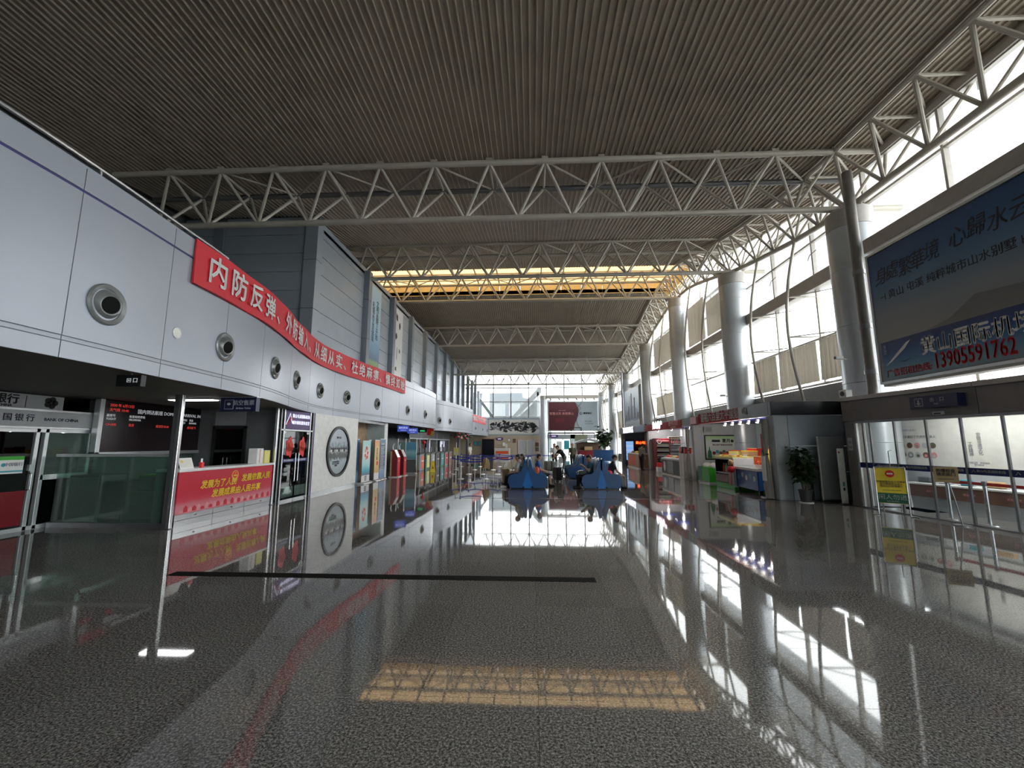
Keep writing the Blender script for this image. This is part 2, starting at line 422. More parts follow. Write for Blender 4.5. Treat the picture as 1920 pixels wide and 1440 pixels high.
# ------------------------------------------------------------------ roof trusses
COLX = 9.9
YT = [12.7, 20.3, 27.9, 35.8, 43.6, 51.4]
ORD = ['nearest', 'second', 'third', 'fourth', 'fifth', 'farthest']
EXTRA = ['spanning above the grey wall block', 'before the amber rooflight', 'under the amber rooflight', 'beyond the amber rooflight', 'before the far bright opening', 'against the bright end window']
for i, y in enumerate(YT):
    xl = -13.6
    t = thing('roof_truss', f'{ORD[i]} cross truss of pale tubes {EXTRA[i]}', 'truss', (0, y, 0), group='cross trusses under the ceiling')
    z0, z1 = zb(y), zt(y); off = (0, y, 0); hw = .72; p = 1.74
    r1, r2, r3 = .09, .1, .05
    MB().cyl((xl, -hw, z1), (10.65, -hw, z1), r1, n=12).build('top_chord', 'truss', t, smooth=True)
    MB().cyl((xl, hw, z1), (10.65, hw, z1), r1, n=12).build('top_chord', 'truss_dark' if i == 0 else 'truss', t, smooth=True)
    MB().cyl((xl, 0, z0), (COLX+(1.6 if i < 4 else 0), 0, z0), r2, n=12).build('bottom_chord', 'truss', t, smooth=True)
    xs = []; xx = 9.15
    while xx > xl+.3: xs.append(xx); xx -= p
    for k, xx in enumerate(xs):
        for s in (-1, 1):
            top = (xx, s*hw, z1)
            for q in (-.5, .5):
                bxp = min(max(xx+q*p, xl), COLX); member('web_tube', top, (bxp, 0, z0), r3, 'truss', t)
        member('web_tube', (xx, -hw, z1), (xx, hw, z1), .04, 'truss', t)
        if k+1 < len(xs):
            a, b = (-hw, hw) if k % 2 else (hw, -hw)
            member('web_tube', (xx, a, z1), (xs[k+1], b, z1), .035, 'truss', t)
        MB().box((xx-.1, -hw-.07, z1+.05), (xx+.1, -hw+.07, z1+.14)).build('purlin_cleat', 'truss', t)
# longitudinal truss over the column line
t = thing('roof_truss', 'long pale tube truss following the right hand column line', 'truss', (COLX, 0, 0))
ys = [y for y in [2.0+1.33*k for k in range(0, 46)] if y < 61.5]
m = MB(); m.tube([(-.75, y, zt(y)) for y in ys], .08, 8); m.build('top_chord', 'truss', t, smooth=True)
m = MB(); m.tube([(.75, y, zt(y)) for y in ys], .08, 8); m.build('top_chord', 'truss', t, smooth=True)
m = MB(); m.tube([(0, y, zb(y)) for y in ys], .1, 10); m.build('bottom_chord', 'truss', t, smooth=True)
for k, y in enumerate(ys[:-1]):
    ym = (y+ys[k+1])/2
    for s in (-.75, .75):
        member('web_tube', (s, ym, zt(ym)), (0, y, zb(y)), .05, 'truss', t)
        member('web_tube', (s, ym, zt(ym)), (0, ys[k+1], zb(ys[k+1])), .05, 'truss', t)
    member('web_tube', (-.75, ym, zt(ym)), (.75, ym, zt(ym)), .045, 'truss', t)
    if k+2 < len(ys):
        y2 = (ys[k+1]+ys[k+2])/2; member('web_tube', (-.75, ym, zt(ym)), (.75, y2, zt(y2)), .035, 'truss', t)

# ------------------------------------------------------------------ columns
YC = YT+[59.2]
CL = ['nearest to the glass doors', 'second', 'third', 'fourth', 'fifth', 'sixth', 'farthest']
def column(x, y, label, ztop, r=.6, group='round columns of the hall'):
    t = thing('column', label, 'column', (x, y, 0), group=group)
    z = 0.0; k = 0
    while z < ztop-.7:
        z2 = min(z+1.72, ztop-.65)
        MB().lathe([(r-.01, z), (r, z+.008), (r, z2-.008), (r-.01, z2)], n=32, close=True).build('cladding_ring', 'column', t, smooth=True)
        z = z2; k += 1
    MB().lathe([(r, z+.005), (r, ztop-.1), (r*.8, ztop)], n=32, close=True).build('capital', 'column_cap', t, smooth=True)
    return t
for k, y in enumerate(YC):
    column(COLX, y, f'round grey clad column, {CL[k]}{"" if k == 0 else " along the right side"}', zb(y)-.08)
column(1.65, 61.0, 'round grey column between the ink mural and the maroon billboard', 8.6, .55)
# dark pipe in front of the first column
t = thing('drain_pipe', 'tall dark vertical pipe beside the big blue billboard', 'pipe', (9.42, 11.95, 0))
MB().cyl((0, 0, 2.95), (0, 0, 9.7), .13, n=16).build('pipe', 'fascia_brown', t, smooth=True)
for z in (3.6, 4.9, 6.5): MB().cyl((0, 0, z), (0, 0, z+.12), .15, n=16).build('clamp', 'steel_dark', t, smooth=True)

# ------------------------------------------------------------------ right glazed wall
GX = 10.45
rw = struct(bpy.data.objects.new('wall_right', None), 'low grey wall and frame under the right hand glazing', 'wall'); COL.objects.link(rw)
bx('sill_wall', 'fascia_brown', rw, (GX-.1, 12.6, 0), (GX+.1, 62.4, .5))
bx('lower_panel', 'grey_box', rw, (GX-.05, 13.2, 2.6), (GX+.1, 36.3, 3.75))
bx('box_beam', 'beam', rw, (GX-.25, -9, 7.25), (GX+.15, 62.4, 7.75), .02)
bx('head_beam', 'beam', rw, (GX-.1, -9, 10.2), (GX+.1, 12, 10.4))
edges = [-9, -2.5, 5.1]+YC+[62.4]
for b in range(len(edges)-1):
    y0, y1 = edges[b], edges[b+1]
    w = struct(bpy.data.objects.new(f'window_{b+2}', None), f'tall glazed bay number {b+1} of the right side wall from the camera outward', 'window'); COL.objects.link(w)
    n = 3; lo = 2.95 if y1 < 13 else (3.78 if y1 < 36.5 else .5)
    zs = [lo, 3.82, 5.45, 7.25, 7.75, 9.1, 10.2]
    if lo == .5: zs = [.5, 2.2, 3.82, 5.45, 7.25, 7.75, 9.1, 10.2]
    top = min(zb(y0), zb(y1))
    if top > 9.3: zs[-1] = zt((y0+y1)/2)
    for k in range(n):
        a, c = y0+(y1-y0)*k/n, y0+(y1-y0)*(k+1)/n
        for z0, z1 in zip(zs, zs[1:]):
            if z0 == 7.25 or z1-z0 < .2: continue
            bx('pane', 'glass_clear', w, (GX-.01, a+.03, z0+.02), (GX+.01, c-.03, z1-.02))
        bx('mullion', 'beam', w, (GX-.05, c-.035, lo), (GX+.09, c+.035, zs[-1]))
    for z in zs[1:]:
        if z in (7.25, 7.75): continue
        bx('transom', 'beam', w, (GX-.04, y0, z-.035), (GX+.08, y1, z+.035))
# bowed mast posts with ties
ORD12 = ['first', 'second', 'third', 'fourth', 'fifth', 'sixth', 'seventh', 'eighth', 'ninth', 'tenth', 'eleventh', 'twelfth', 'thirteenth', 'fourteenth']
nb = 0
for b in range(0, len(YC)-1):
    y0, y1 = YC[b], YC[b+1]
    if b == 3: continue                        # hidden behind the second billboard
    for k in (1, 2):
        y = y0+(y1-y0)*k/3; nb += 1
        t = thing('bowed_post', f'{ORD12[nb-1]} slender bowed tube post before the right glazing, counted from the nearest column', 'post', (COLX, y, 0), group='bowed tube posts of the right glazing')
        zz = 3.0; z9 = zb(y)
        pts = [(-.25-.45*math.sin(PI*i/12)+.2*i/12, 0, zz+(z9-zz)*i/12) for i in range(13)]
        MB().tube(pts, .055, 8).build('mast', 'truss', t, smooth=True)
        for z in (5.5, 7.0):
            f = (z-zz)/(z9-zz); xa = -.25-.45*math.sin(PI*f)+.2*f
            member('tie', (xa, 0, z), (GX-COLX-.04, 0, z), .028, 'truss', t)
            member('tie', (xa, 0, z), (GX-COLX-.04, -1.1, z-.06), .02, 'truss', t)
        MB().tube([(-.2, 0, zz), (-.2, 0, zz-.1 if y < 36 else 0)], .055, 8).build('foot', 'truss', t, smooth=True)
        for z in (8.6,):
            MB().tube([(GX-COLX-.04, -.25, z+.1), (GX-COLX-.12, 0, z), (GX-COLX-.04, .25, z-.1)], .018, 6).build('spider_clamp', 'steel_dark', t, smooth=True)
# curtains in the lower and upper bands
def curtain(y0, y1, z0, z1, label, m='curtain', x=GX-.2, n=40, amp=.05):
    mb = MB(); vs = []; fs = []
    for i in range(n+1):
        yy = y0+(y1-y0)*i/n; w = amp*math.sin(i*1.9)+amp*.5*math.sin(i*.7+1)
        vs += [(x+w*.5, yy, z1), (x+w, yy+.03*math.sin(i), z0), (x+w+.015, yy, z0), (x+w*.5+.015, yy, z1)]
    for i in range(n):
        for k in range(4): fs.append((i*4+k, i*4+(k+1) % 4, i*4+4+(k+1) % 4, i*4+4+k))
    mb.add(vs, fs); return tag(mb.build('curtain', m, None, smooth=True), label, 'curtain', 'curtains of the right glazing')
curtain(13.5, 15.1, 3.9, 5.35, 'grey curtain in the lower glazing nearest the first column')
curtain(15.3, 17.6, 3.9, 5.35, 'grey curtain in the lower glazing between two bowed posts of the first bay')
curtain(17.8, 19.6, 3.9, 5.35, 'pleated grey curtain in the lower glazing beside the second column')
curtain(29.0, 34.9, 3.9, 5.35, 'grey curtain in the lower glazing above the third shop')
curtain(21.0, 24.3, 7.85, 9.9, 'flat grey blind high in the glazing of the second bay, near half', 'blind', amp=.01)
curtain(24.6, 27.2, 7.85, 10.4, 'flat grey blind high in the glazing of the second bay, far half', 'blind', amp=.01)
curtain(28.7, 35.0, 7.85, 10.0, 'flat grey blind high in the glazing of the third bay', 'blind', amp=.01)
curtain(44.4, 50.6, 2.3, 5.35, 'long grey curtain in the fifth bay behind the potted trees', amp=.06)
# overhanging eave outside
eave = struct(bpy.data.objects.new('trim_3', None), 'white soffit of the eave outside the right glazing', 'eave'); COL.objects.link(eave)
bx('soffit', 'ext_white', eave, (11.0, -9, 10.65), (15.5, 62, 10.85))
for k in range(12): bx('bracket', 'ext_white', eave, (10.95, -6+5.2*k-.08, 10.25), (15.2, -6+5.2*k+.08, 10.65))

# ------------------------------------------------------------------ left upper wall
lw = struct(bpy.data.objects.new('wall_left', None), 'blue grey panelled wall above the white bulkhead', 'wall'); COL.objects.link(lw)
WX = -8.5
def wall_top(y): return min(zt(y)-.15, 12.9)
zrows = [4.6, 5.35, 6.12, 6.9, 7.67, 8.45, 9.22, 10.0]
# block facing the camera
bx('wall_core', 'seam', lw, (-14.2, 15.46, 2.82), (WX-.04, 16.0, 10.9))
bx('wall_core', 'seam', lw, (WX-.25, 15.46, 2.82), (WX-.04, 50.2, 10.3))
for z0, z1 in zip(zrows, zrows[1:]+[10.75]):
    bx('panel', 'panel_grey', lw, (-12.35, 15.40, z0+.008), (-9.02, 15.47, z1-.008), .006)
    bx('panel', 'panel_grey', lw, (-14.1, 15.40, z0+.008), (-12.8, 15.47, z1-.008), .006)
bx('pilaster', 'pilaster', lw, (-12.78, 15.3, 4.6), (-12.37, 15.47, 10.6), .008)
for z0, z1 in ((4.6, 6.9), (6.9, 8.9), (8.9, 10.6)): bx('corner_pilaster', 'panel_grey', lw, (-9.0, 15.3, z0+.008), (WX+.03, 15.75, z1-.008), .01)
fins = [20.3, 24.2, 28.1, 32.0, 35.9, 39.7, 43.5, 47.2, 50.6, 54.4, 58.1, 61.6]
prev = 15.75
for f in fins:
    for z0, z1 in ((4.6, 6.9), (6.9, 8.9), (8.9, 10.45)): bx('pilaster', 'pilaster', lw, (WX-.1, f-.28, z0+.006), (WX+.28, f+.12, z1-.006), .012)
    if f < 51:
        for z0, z1 in zip(zrows, zrows[1:]+[10.4]):
            bx('panel', 'panel_grey', lw, (WX-.06, prev+.01, z0+.008), (WX, f-.29, z1-.008), .006)
    prev = f+.13
bx('wall_core', 'panel_grey', lw, (WX-.25, 15.5, 10.25), (WX, 52.6, 10.62)) 
w = struct(bpy.data.objects.new('window_20', None), 'bright glazing between the far fins on the left', 'window'); COL.objects.link(w)
for a, b in zip(fins[8:], fins[9:]): bx('pane', 'glass_clear', w, (WX-.06, a+.14, 5.2), (WX-.04, b-.3, 10.3)); bx('transom', 'beam', w, (WX-.1, a+.13, 10.3), (WX-.02, b-.29, 10.42)); 
bx('upper_wall', 'panel_grey', lw, (WX-.2, 52.7, 10.45), (WX, 62.3, 14.2))
bx('lower_wall', 'panel_grey', lw, (WX-.2, 50.3, 2.7), (WX, 62.3, 5.15))
for y, lab in ((65.4, 'outside fin seen through the end window, nearer one'), (68.8, 'outside fin seen through the end window, farther one')):
    t = thing('fin', f'grey {lab}', 'fin', (WX, y, -.25)); bx('shaft', 'pilaster', t, (-.15, -.25, 0), (.25, .15, 10.0), .01)
    bx('cap', 'ext_grey', t, (-.2, -.3, 10.0), (.3, .2, 10.1))
# outer boundary walls
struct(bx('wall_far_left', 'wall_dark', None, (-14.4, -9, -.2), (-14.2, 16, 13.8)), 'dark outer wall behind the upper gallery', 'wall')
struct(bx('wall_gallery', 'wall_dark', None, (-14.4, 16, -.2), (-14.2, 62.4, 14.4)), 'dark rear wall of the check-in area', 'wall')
struct(bx('wall_back', 'wall_light', None, (-14.4, -9.3, -.2), (11, -9, 12)), 'plain wall behind the camera', 'wall')

# ------------------------------------------------------------------ white curved bulkhead
Z0, Z1 = 2.7, 5.1
PATH1 = [(-5.55, -8.5), (-5.5, 0), (-5.5, 3.0), (-5.52, 4.2), (-5.58, 5.2), (-5.68, 6.2), (-5.79, 7.4), (-5.95, 8.6), (-6.25, 9.9), (-6.62, 11.1), (-7.0, 12.4), (-7.24, 13.4), (-7.36, 14.4), (-7.38, 15.6), (-7.3, 17.0), (-7.18, 18.6), (-7.05, 20.4), (-6.92, 22.6), (-6.82, 25.0), (-6.74, 27.4), (-6.75, 28.6), (-6.85, 29.5), (-7.1, 30.3), (-7.6, 30.9), (-8.5, 31.2)]
PATH2 = [(-8.5, 31.9), (-7.7, 32.6), (-7.2, 33.8), (-6.85, 35.6), (-6.55, 38.0), (-6.32, 40.6), (-6.2, 42.6), (-6.22, 43.8), (-6.4, 44.8), (-6.9, 45.6), (-7.8, 46.0), (-8.5, 46.1)]
PATH3 = [(-8.5, 46.9), (-7.6, 47.4), (-7.1, 48.6), (-6.8, 50.8), (-6.6, 54.0), (-6.5, 58.0), (-6.5, 62.2)]
def resample(pts, ds):
    P = [Vector((a, b)) for a, b in pts]; out = []
    for i in range(len(P)-1):
        p0 = P[max(i-1, 0)]; p1 = P[i]; p2 = P[i+1]; p3 = P[min(i+2, len(P)-1)]
        n = max(2, int((p2-p1).length/ds))
        for k in range(n):
            t = k/n; out.append(.5*((2*p1)+(p2-p0)*t+(2*p0-5*p1+4*p2-p3)*t*t+(3*p1-p0-3*p2+p3)*t**3))
    out.append(P[-1]); return out
class Curve2:
    def __init__(s, pts):
        s.p = resample(pts, .08); s.s = [0]
        for a, b in zip(s.p, s.p[1:]): s.s.append(s.s[-1]+(b-a).length)
        s.L = s.s[-1]
    def at(s, d):
        d = min(max(d, 0), s.L)
        lo, hi = 0, len(s.s)-1
        while hi-lo > 1:
            mid = (lo+hi)//2
            if s.s[mid] <= d: lo = mid
            else: hi = mid
        k = (d-s.s[lo])/max(1e-9, s.s[hi]-s.s[lo]); p = s.p[lo].lerp(s.p[hi], k)
        a = s.p[max(lo-1, 0)]; b = s.p[min(hi+1, len(s.p)-1)]; t = (b-a).normalized()
        return p, t, Vector((t.y, -t.x))          # point, tangent (+y-ish), normal into the hall (+x-ish)
    def s_of_y(s, y):
        return min(zip(s.p, s.s), key=lambda q: abs(q[0].y-y)+(0 if q[0].x > -8 else 5))[1]
    def s_of_ratio(s, u, lo=0, hi=1e9):
        q = (u-VX)/F*1.0
        best = min(((abs(p.x/max(p.y, .1)-q), d) for p, d in zip(s.p, s.s) if lo <= d <= hi and p.y > 1), key=lambda z: z[0]); return best[1]
def shell(cv, s0, s1, z0, z1, o0, o1, ds=.15):
    """curved slab between offsets o0 (back) and o1 (front) of the curve"""
    n = max(1, int(round((s1-s0)/ds))); vs = []; fs = []
    for i in range(n+1):
        p, t, nn = cv.at(s0+(s1-s0)*i/n); a = p+nn*o0; b = p+nn*o1
        vs += [(a.x, a.y, z0), (b.x, b.y, z0), (b.x, b.y, z1), (a.x, a.y, z1)]
    for i in range(n):
        for k in range(4): fs.append((i*4+k, i*4+(k+1) % 4, i*4+4+(k+1) % 4, i*4+4+k))
    fs += [(0, 1, 2, 3), tuple(len(vs)-1-k for k in range(4))]
    return MB().add(vs, fs)
CV = [Curve2(PATH1), Curve2(PATH2), Curve2(PATH3)]
BL = ['sweeping white panelled bulkhead nearest the camera', 'second curved white bulkhead farther along the left side', 'third white bulkhead running to the end wall']
for ci, cv in enumerate(CV):
    w = struct(bpy.data.objects.new(f'wall_bulkhead_{ci+1}', None), BL[ci], 'bulkhead'); COL.objects.link(w)
    shell(cv, 0, cv.L, Z0+.01, Z1-.01, -.12, -.012, .25).build('backing', 'seam', w, smooth=True)
    if ci == 0:
        seams = [0]+[cv.s_of_y(y) for y in (-4.8, -2.2, .2, 2.3)]+[cv.s_of_ratio(u) for u in ()]+[cv.s_of_y(y) for y in (4.55, 6.0, 7.45, 8.9)]
        while seams[-1]+2.3 < cv.L: seams.append(seams[-1]+2.15)
        seams.append(cv.L)
    else:
        n = int(cv.L/2.3); seams = [cv.L*k/n for k in range(n+1)]
    for a, b in zip(seams, seams[1:]):
        shell(cv, a+.006, b-.006, 2.97, 4.78, -.03, 0).build('panel', 'panel_white', w, smooth=True)
        shell(cv, a+.006, b-.006, 2.70, 2.90, -.03, 0).build('panel', 'panel_white', w, smooth=True)
        shell(cv, a+.006, b-.006, 2.912, 2.958, -.03, -.004).build('strip', 'panel_band', w, smooth=True)
        shell(cv, a+.006, b-.006, 4.815, 5.1, -.03, .0).build('panel', 'panel_white', w, smooth=True)
    shell(cv, 0, cv.L, 4.782, 4.812, -.03, -.008).build('joint_line', 'navy_line', w, smooth=True)  # navy strip set back in the joint between panel rows
    shell(cv, 0, cv.L, 5.1, 5.13, -.5, .0).build('coping', 'panel_white', w, smooth=True)
    # gallery slab and soffit reaching back to the outer wall
    P = [cv.at(cv.L*k/60)[0]+cv.at(cv.L*k/60)[2]*-.06 for k in range(61)]
    poly = [(p.x, p.y) for p in P]+[(-14.2, P[-1].y), (-14.2, P[0].y)]
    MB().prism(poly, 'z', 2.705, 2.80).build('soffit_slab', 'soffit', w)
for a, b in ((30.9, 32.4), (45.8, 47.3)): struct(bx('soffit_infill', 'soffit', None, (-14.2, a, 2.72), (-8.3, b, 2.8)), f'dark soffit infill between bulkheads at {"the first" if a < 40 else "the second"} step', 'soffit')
# gallery handrail near the camera
t = thing('handrail', 'thin steel handrail on top of the white bulkhead at the left edge', 'handrail', (0, 0, 5.13))
cv = CV[0]; a, b = cv.s_of_y(-6), cv.s_of_y(7.6)
pts = [(p.x-.22, p.y, .22) for p in (cv.at(a+(b-a)*k/40)[0] for k in range(41))]
MB().tube(pts, .028, 8).build('rail', 'steel', t, smooth=True)
for k in range(0, 41, 8): MB().cyl((pts[k][0], pts[k][1], 0), pts[k], .018, n=8).build('baluster', 'steel', t, smooth=True)

# ------------------------------------------------------------------ end wall
ew = struct(bpy.data.objects.new('wall_end', None), 'beige end wall below the big end window', 'wall'); COL.objects.link(ew)
bx('beige_wall', 'wall_beige', ew, (-14.2, 62.0, 0), (1.2, 62.3, 2.95))
bx('frieze_wall', 'wall_light', ew, (-8.6, 62.02, 2.95), (1.2, 62.3, 5.3))
bx('frieze_trim', 'panel_grey', ew, (-8.6, 61.95, 2.85), (1.2, 62.05, 3.0)); bx('frieze_trim', 'panel_grey', ew, (-8.6, 61.95, 5.2), (1.2, 62.05, 5.4))
bx('door_wall', 'grey_box', ew, (1.2, 62.0, 2.35), (10.6, 62.3, 3.0)); bx('side_wall', 'wall_light', ew, (5.6, 62.0, 0), (8.0, 62.3, 3.0))
w = struct(bpy.data.objects.new('window_30', None), 'huge gridded window filling the end of the hall', 'window'); COL.objects.link(w)
xs = [-14.2, -11.4]+[-8.42+k*2.64 for k in range(8)]
for k in range(len(xs)-1):
    for z0, z1 in ((5.4, 9.9), (9.9, 14.2)): bx('pane', 'glass_clear', w, (xs[k]+.04, 62.14, z0), (xs[k+1]-.04, 62.16, z1))
    bx('mullion', 'steel_dark', w, (xs[k+1]-.08, 62.08, 3.0 if xs[k+1] > 1.3 else 5.4), (xs[k+1]+.08, 62.22, 14.2))
for z in (5.5, 7.8, 9.9): bx('transom', 'alu', w, (-14.2, 62.1, z-.08), (10.6, 62.2, z+.08))
for k in range(3): bx('pane', 'glass_clear', w, (1.3+k*3.1, 62.14, 3.0), (4.3+k*3.1, 62.16, 5.4))
# ================================================================== LEFT SIDE
FX = -7.27
PY, PX_ = (0, 1, 0), (1, 0, 0)        # text right / normal for things facing the hall from the left
def ltxt(body, size, m, parent, y, z, x, **k): return txt(body, size, m, parent, (x, y, z), right=PY, normal=PX_, **k)

# air nozzles and speaker on the bulkhead
def nozzle(cv, s, z, label):
    p, tg, nn = cv.at(s)
    t = thing('air_nozzle', label, 'air nozzle', (p.x, p.y, z), math.atan2(nn.y, nn.x), 'round air nozzles in the white bulkhead')
    MB().lathe([(.225, -.005), (.228, .012), (.215, .028), (.175, .012), (.165, -.02)], n=32, axis='x').build('flange', 'nozzle', t, smooth=True)
    m = MB().lathe([(.165, -.02), (.15, .02), (.115, .058), (.11, .062), (.096, .058), (.09, .0)], n=28, axis='x')
    for _ch in t.children: _ch.scale = (1.2, 1.2, 1.2)
    c = m.build('cone', 'nozzle', t, smooth=True); c.scale = (1.2, 1.2, 1.2); c.rotation_euler = (0, .15, -.15)
    d = disc('throat_shade', 'strip_black', t, (.048, 0, 0), .096, 'x', .01); d.scale = (1.2, 1.2, 1.2); d.rotation_euler = (0, .15, -.15)  # black disc across the opening paints in the shade of the hollow
ORDN = ['first', 'second', 'third', 'fourth', 'fifth', 'sixth', 'seventh', 'eighth', 'ninth', 'tenth']
for k, u in enumerate((132, 388, 496, 540, 588, 642, 702, 761, 796, 812)):
    s = CV[0].s_of_ratio(u); nozzle(CV[0], s, 3.5, f'{ORDN[k]} dark round air nozzle from the left in the near white bulkhead')
for k, u in enumerate((823, 843, 866, 881)):
    nozzle(CV[1], CV[1].s_of_ratio(u, 1.2), 3.5, f'{ORDN[k]} small round nozzle from the left in the second bulkhead')
for k, u in enumerate((892, 905, 913)):
    nozzle(CV[2], CV[2].s_of_ratio(u, 1.0), 3.5, f'{ORDN[k]} tiny round nozzle from the left in the third bulkhead')
p, tg, nn = CV[0].at(CV[0].s_of_ratio(288))
t = thing('wall_speaker', 'small beige round speaker on the white bulkhead between two nozzles', 'speaker', (p.x, p.y, 3.45), math.atan2(nn.y, nn.x))
MB().lathe([(.09, 0), (.092, .012), (.074, .022), (.073, .012)], n=24, axis='x').build('rim', 'white', t, smooth=True); disc('grille', 'offwhite', t, (.01, 0, 0), .074, 'x', .01)

# red banner along the bulkhead with white characters
def banner(cv, s0, s1, z0, z1, body, label, size, cstart, cend, name='red_banner', wave=.02):
    t = thing(name, label, 'banner', (0, 0, 0), group='red slogan banners on the bulkheads')
    n = int((s1-s0)/.12); vs = []; fs = []
    for i in range(n+1):
        q = s0+(s1-s0)*i/n; p, tg, nn = cv.at(q); w = .03+wave*math.sin(i*.35)*math.sin(i*.11)
        a = p+nn*(w+.03); b = p+nn*(.012+abs(w)); c = p+nn*.02
        vs += [(a.x, a.y, z0+.015*math.sin(i*.13)), (b.x, b.y, z1), (c.x, c.y, z1), (c.x, c.y, z0)]
    for i in range(n):
        for k in range(4): fs.append((i*4+k, i*4+(k+1) % 4, i*4+4+(k+1) % 4, i*4+4+k))
    fs += [(0, 1, 2, 3), tuple(len(vs)-1-k for k in range(4))]
    MB().add(vs, fs).build('cloth', 'red', t, smooth=True)
    for i, ch in enumerate(body):
        q = cstart+(cend-cstart)*i/(len(body)-1); p, tg, nn = cv.at(q); c = p+nn*.085
        txt(ch, size, 'white', t, (c.x, c.y, (z0+z1)/2-.02), right=(tg.x, tg.y, 0), normal=(nn.x, nn.y, 0), name='character', bold=.018)
    return t
cv = CV[0]; sA, sB = cv.s_of_y(6.45), cv.s_of_y(22.3)
banner(cv, sA, sB, 4.36, 5.14, '内防反弹、外防输入、从细从实、杜绝麻痹、慎终如始', 'long red cloth slogan banner with white characters on the near bulkhead', .56, sA+.55, sB-.45)
cv = CV[2]; sA, sB = 1.6, cv.L-4
banner(cv, sA, sB, 4.2, 5.1, '疫情就是命令防控就是责任', 'short red slogan banner on the third bulkhead at the far end', .6, sA+.8, sB-.6, wave=.0)

# printed hanging banners on the upper wall
ramp_mat('print_sky', [(0, (.10, .22, .06)), (.09, (.22, .35, .12)), (.13, (.10, .17, .25)), (.26, (.20, .34, .48)), (.5, (.42, .60, .70)), (1, (.50, .66, .72))], noise=.10, nscale=7)
ramp_mat('print_pale', [(0, (.55, .57, .58)), (1, (.66, .68, .70))])
t = thing('wall_banner', 'tall pale blue vertical banner with two columns of characters', 'banner', (-8.4, 20.55, 5.5))
bx('sheet', 'print_sky', t, (0, 0, 0), (.03, 1.6, 4.55))
for k, s_ in enumerate(('文明从脚下开始', '礼貌从言语体现')):
    txt('\n'.join(s_), .36, 'ink', t, (.035, 1.1-.55*k, 2.75-.2*k), right=PY, normal=PX_, name='character_column', line=.85)
bx('hanging_bar', 'alu', t, (-.02, -.03, 4.55), (.05, 1.63, 4.6))
t = thing('wall_banner', 'tall white vertical banner with scattered ink drawings', 'banner', (-8.4, 24.6, 5.55))
bx('sheet', 'print_pale', t, (0, 0, 0), (.03, 1.5, 4.5))
for y, z, w, h in ((.35, 3.9, .4, .5), (.9, 3.5, .3, .6), (.3, 2.7, .35, .45), (.5, 1.6, .1, .9), (.4, .7, .3, .35), (1.0, 1.9, .25, .3)):
    m = MB(); n = 9; m.prism([(y+w*math.cos(2*PI*k/n)*random.uniform(.3, .6), z+h*math.sin(2*PI*k/n)*random.uniform(.3, .6)) for k in range(n)], 'x', .03, .034); m.build('ink_drawing', 'ink', t)
t = thing('notice_frame', 'small dark framed panel on the grey wall past the banners', 'panel', (-8.49, 40.6, 7.6))
bx('frame', 'steel_dark', t, (0, 0, 0), (.06, 1.0, 1.2)); bx('panel', 'black', t, (.06, .1, .1), (.07, .9, 1.1))
t = thing('notice_frame', 'small pale framed panel on the grey wall past the banners', 'panel', (-8.49, 36.9, 7.3))
bx('frame', 'panel_band', t, (0, 0, 0), (.06, 1.2, 1.3)); bx('panel', 'panel_grey', t, (.06, .1, .1), (.07, 1.1, 1.2))

# ---------------- bank kiosk at the far left
t = thing('bank_kiosk', 'aluminium framed bank kiosk with white sign band at the left edge', 'kiosk', (-10.0, 0, 0))
for y in (6.6, 7.30, 8.02, 8.18, 9.05): bx('post', 'alu', t, (-.06, y, 0), (.03, y+.07, 2.06), .006)
bx('sign_band', 'grey_light', t, (-.1, 5.6, 2.03), (.05, 9.14, 2.34), .008)
bx('sign_edge', 'alu', t, (-.1, 5.6, 2.34), (.07, 9.16, 2.38)); bx('sign_edge', 'alu', t, (-.1, 5.6, 1.99), (.07, 9.16, 2.03))
ltxt('中国银行', .15, 'navy', t, 7.58, 2.19, .054, bold=.02, space=1.45); ltxt('BANK OF CHINA', .085, 'navy', t, 8.42, 2.18, .054, bold=.02)
bx('transom', 'alu', t, (-.05, 7.3, 1.92), (.03, 9.1, 1.99))
d = bx('door', 'glass_dark', t, (-.03, 7.39, .05), (0, 8.0, 1.92))
bx('door_film', 'red_deep', d, (0, 7.4, .12), (.006, 7.99, .78)); bx('door_film', 'red_deep', d, (-.04, 7.4, 1.6), (-.034, 7.99, 1.9))
n_ = bx('door_notice', 'white', d, (.004, 7.5, 1.12), (.01, 7.9, 1.45)); bx('notice_stripe', 'green', n_, (.01, 7.5, 1.38), (.013, 7.9, 1.45)); disc('notice_logo', 'teal', n_, (.012, 7.58, 1.29), .035, 'x', .004)
bx('notice_stripe', 'teal', n_, (.01, 7.5, 1.15), (.013, 7.9, 1.18)); ltxt('中国银行', .075, 'navy', n_, 7.74, 1.29, .012)
MB().tube([(.02, 8.0, .78), (.09, 8.0, .8), (.09, 8.0, 1.1), (.02, 8.0, 1.12)], .015, 8).build('door_handle', 'steel', d, smooth=True)
bx('lock', 'alu', d, (.0, 7.97, 1.16), (.05, 8.03, 1.28))
bx('window_pane', 'glass_frost', t, (-.03, 8.26, 1.05), (0, 9.04, 1.92)); bx('mid_rail', 'alu', t, (-.04, 8.2, .96), (.03, 9.1, 1.06)); bx('lower_pane', 'glass_dark', t, (-.03, 8.26, .1), (0, 9.04, .96))
bx('bottom_rail', 'alu', t, (-.04, 6.6, 0), (.03, 9.1, .08)); bx('pane', 'glass_dark', t, (-.03, 6.68, .08), (0, 7.3, 1.95))
bx('side_wall', 'wall_dark', t, (-2.4, 9.05, 0), (-.06, 9.12, 2.34)); bx('counter', 'brown', t, (-1.6, 6.8, 0), (-1.0, 9.0, 1.0))
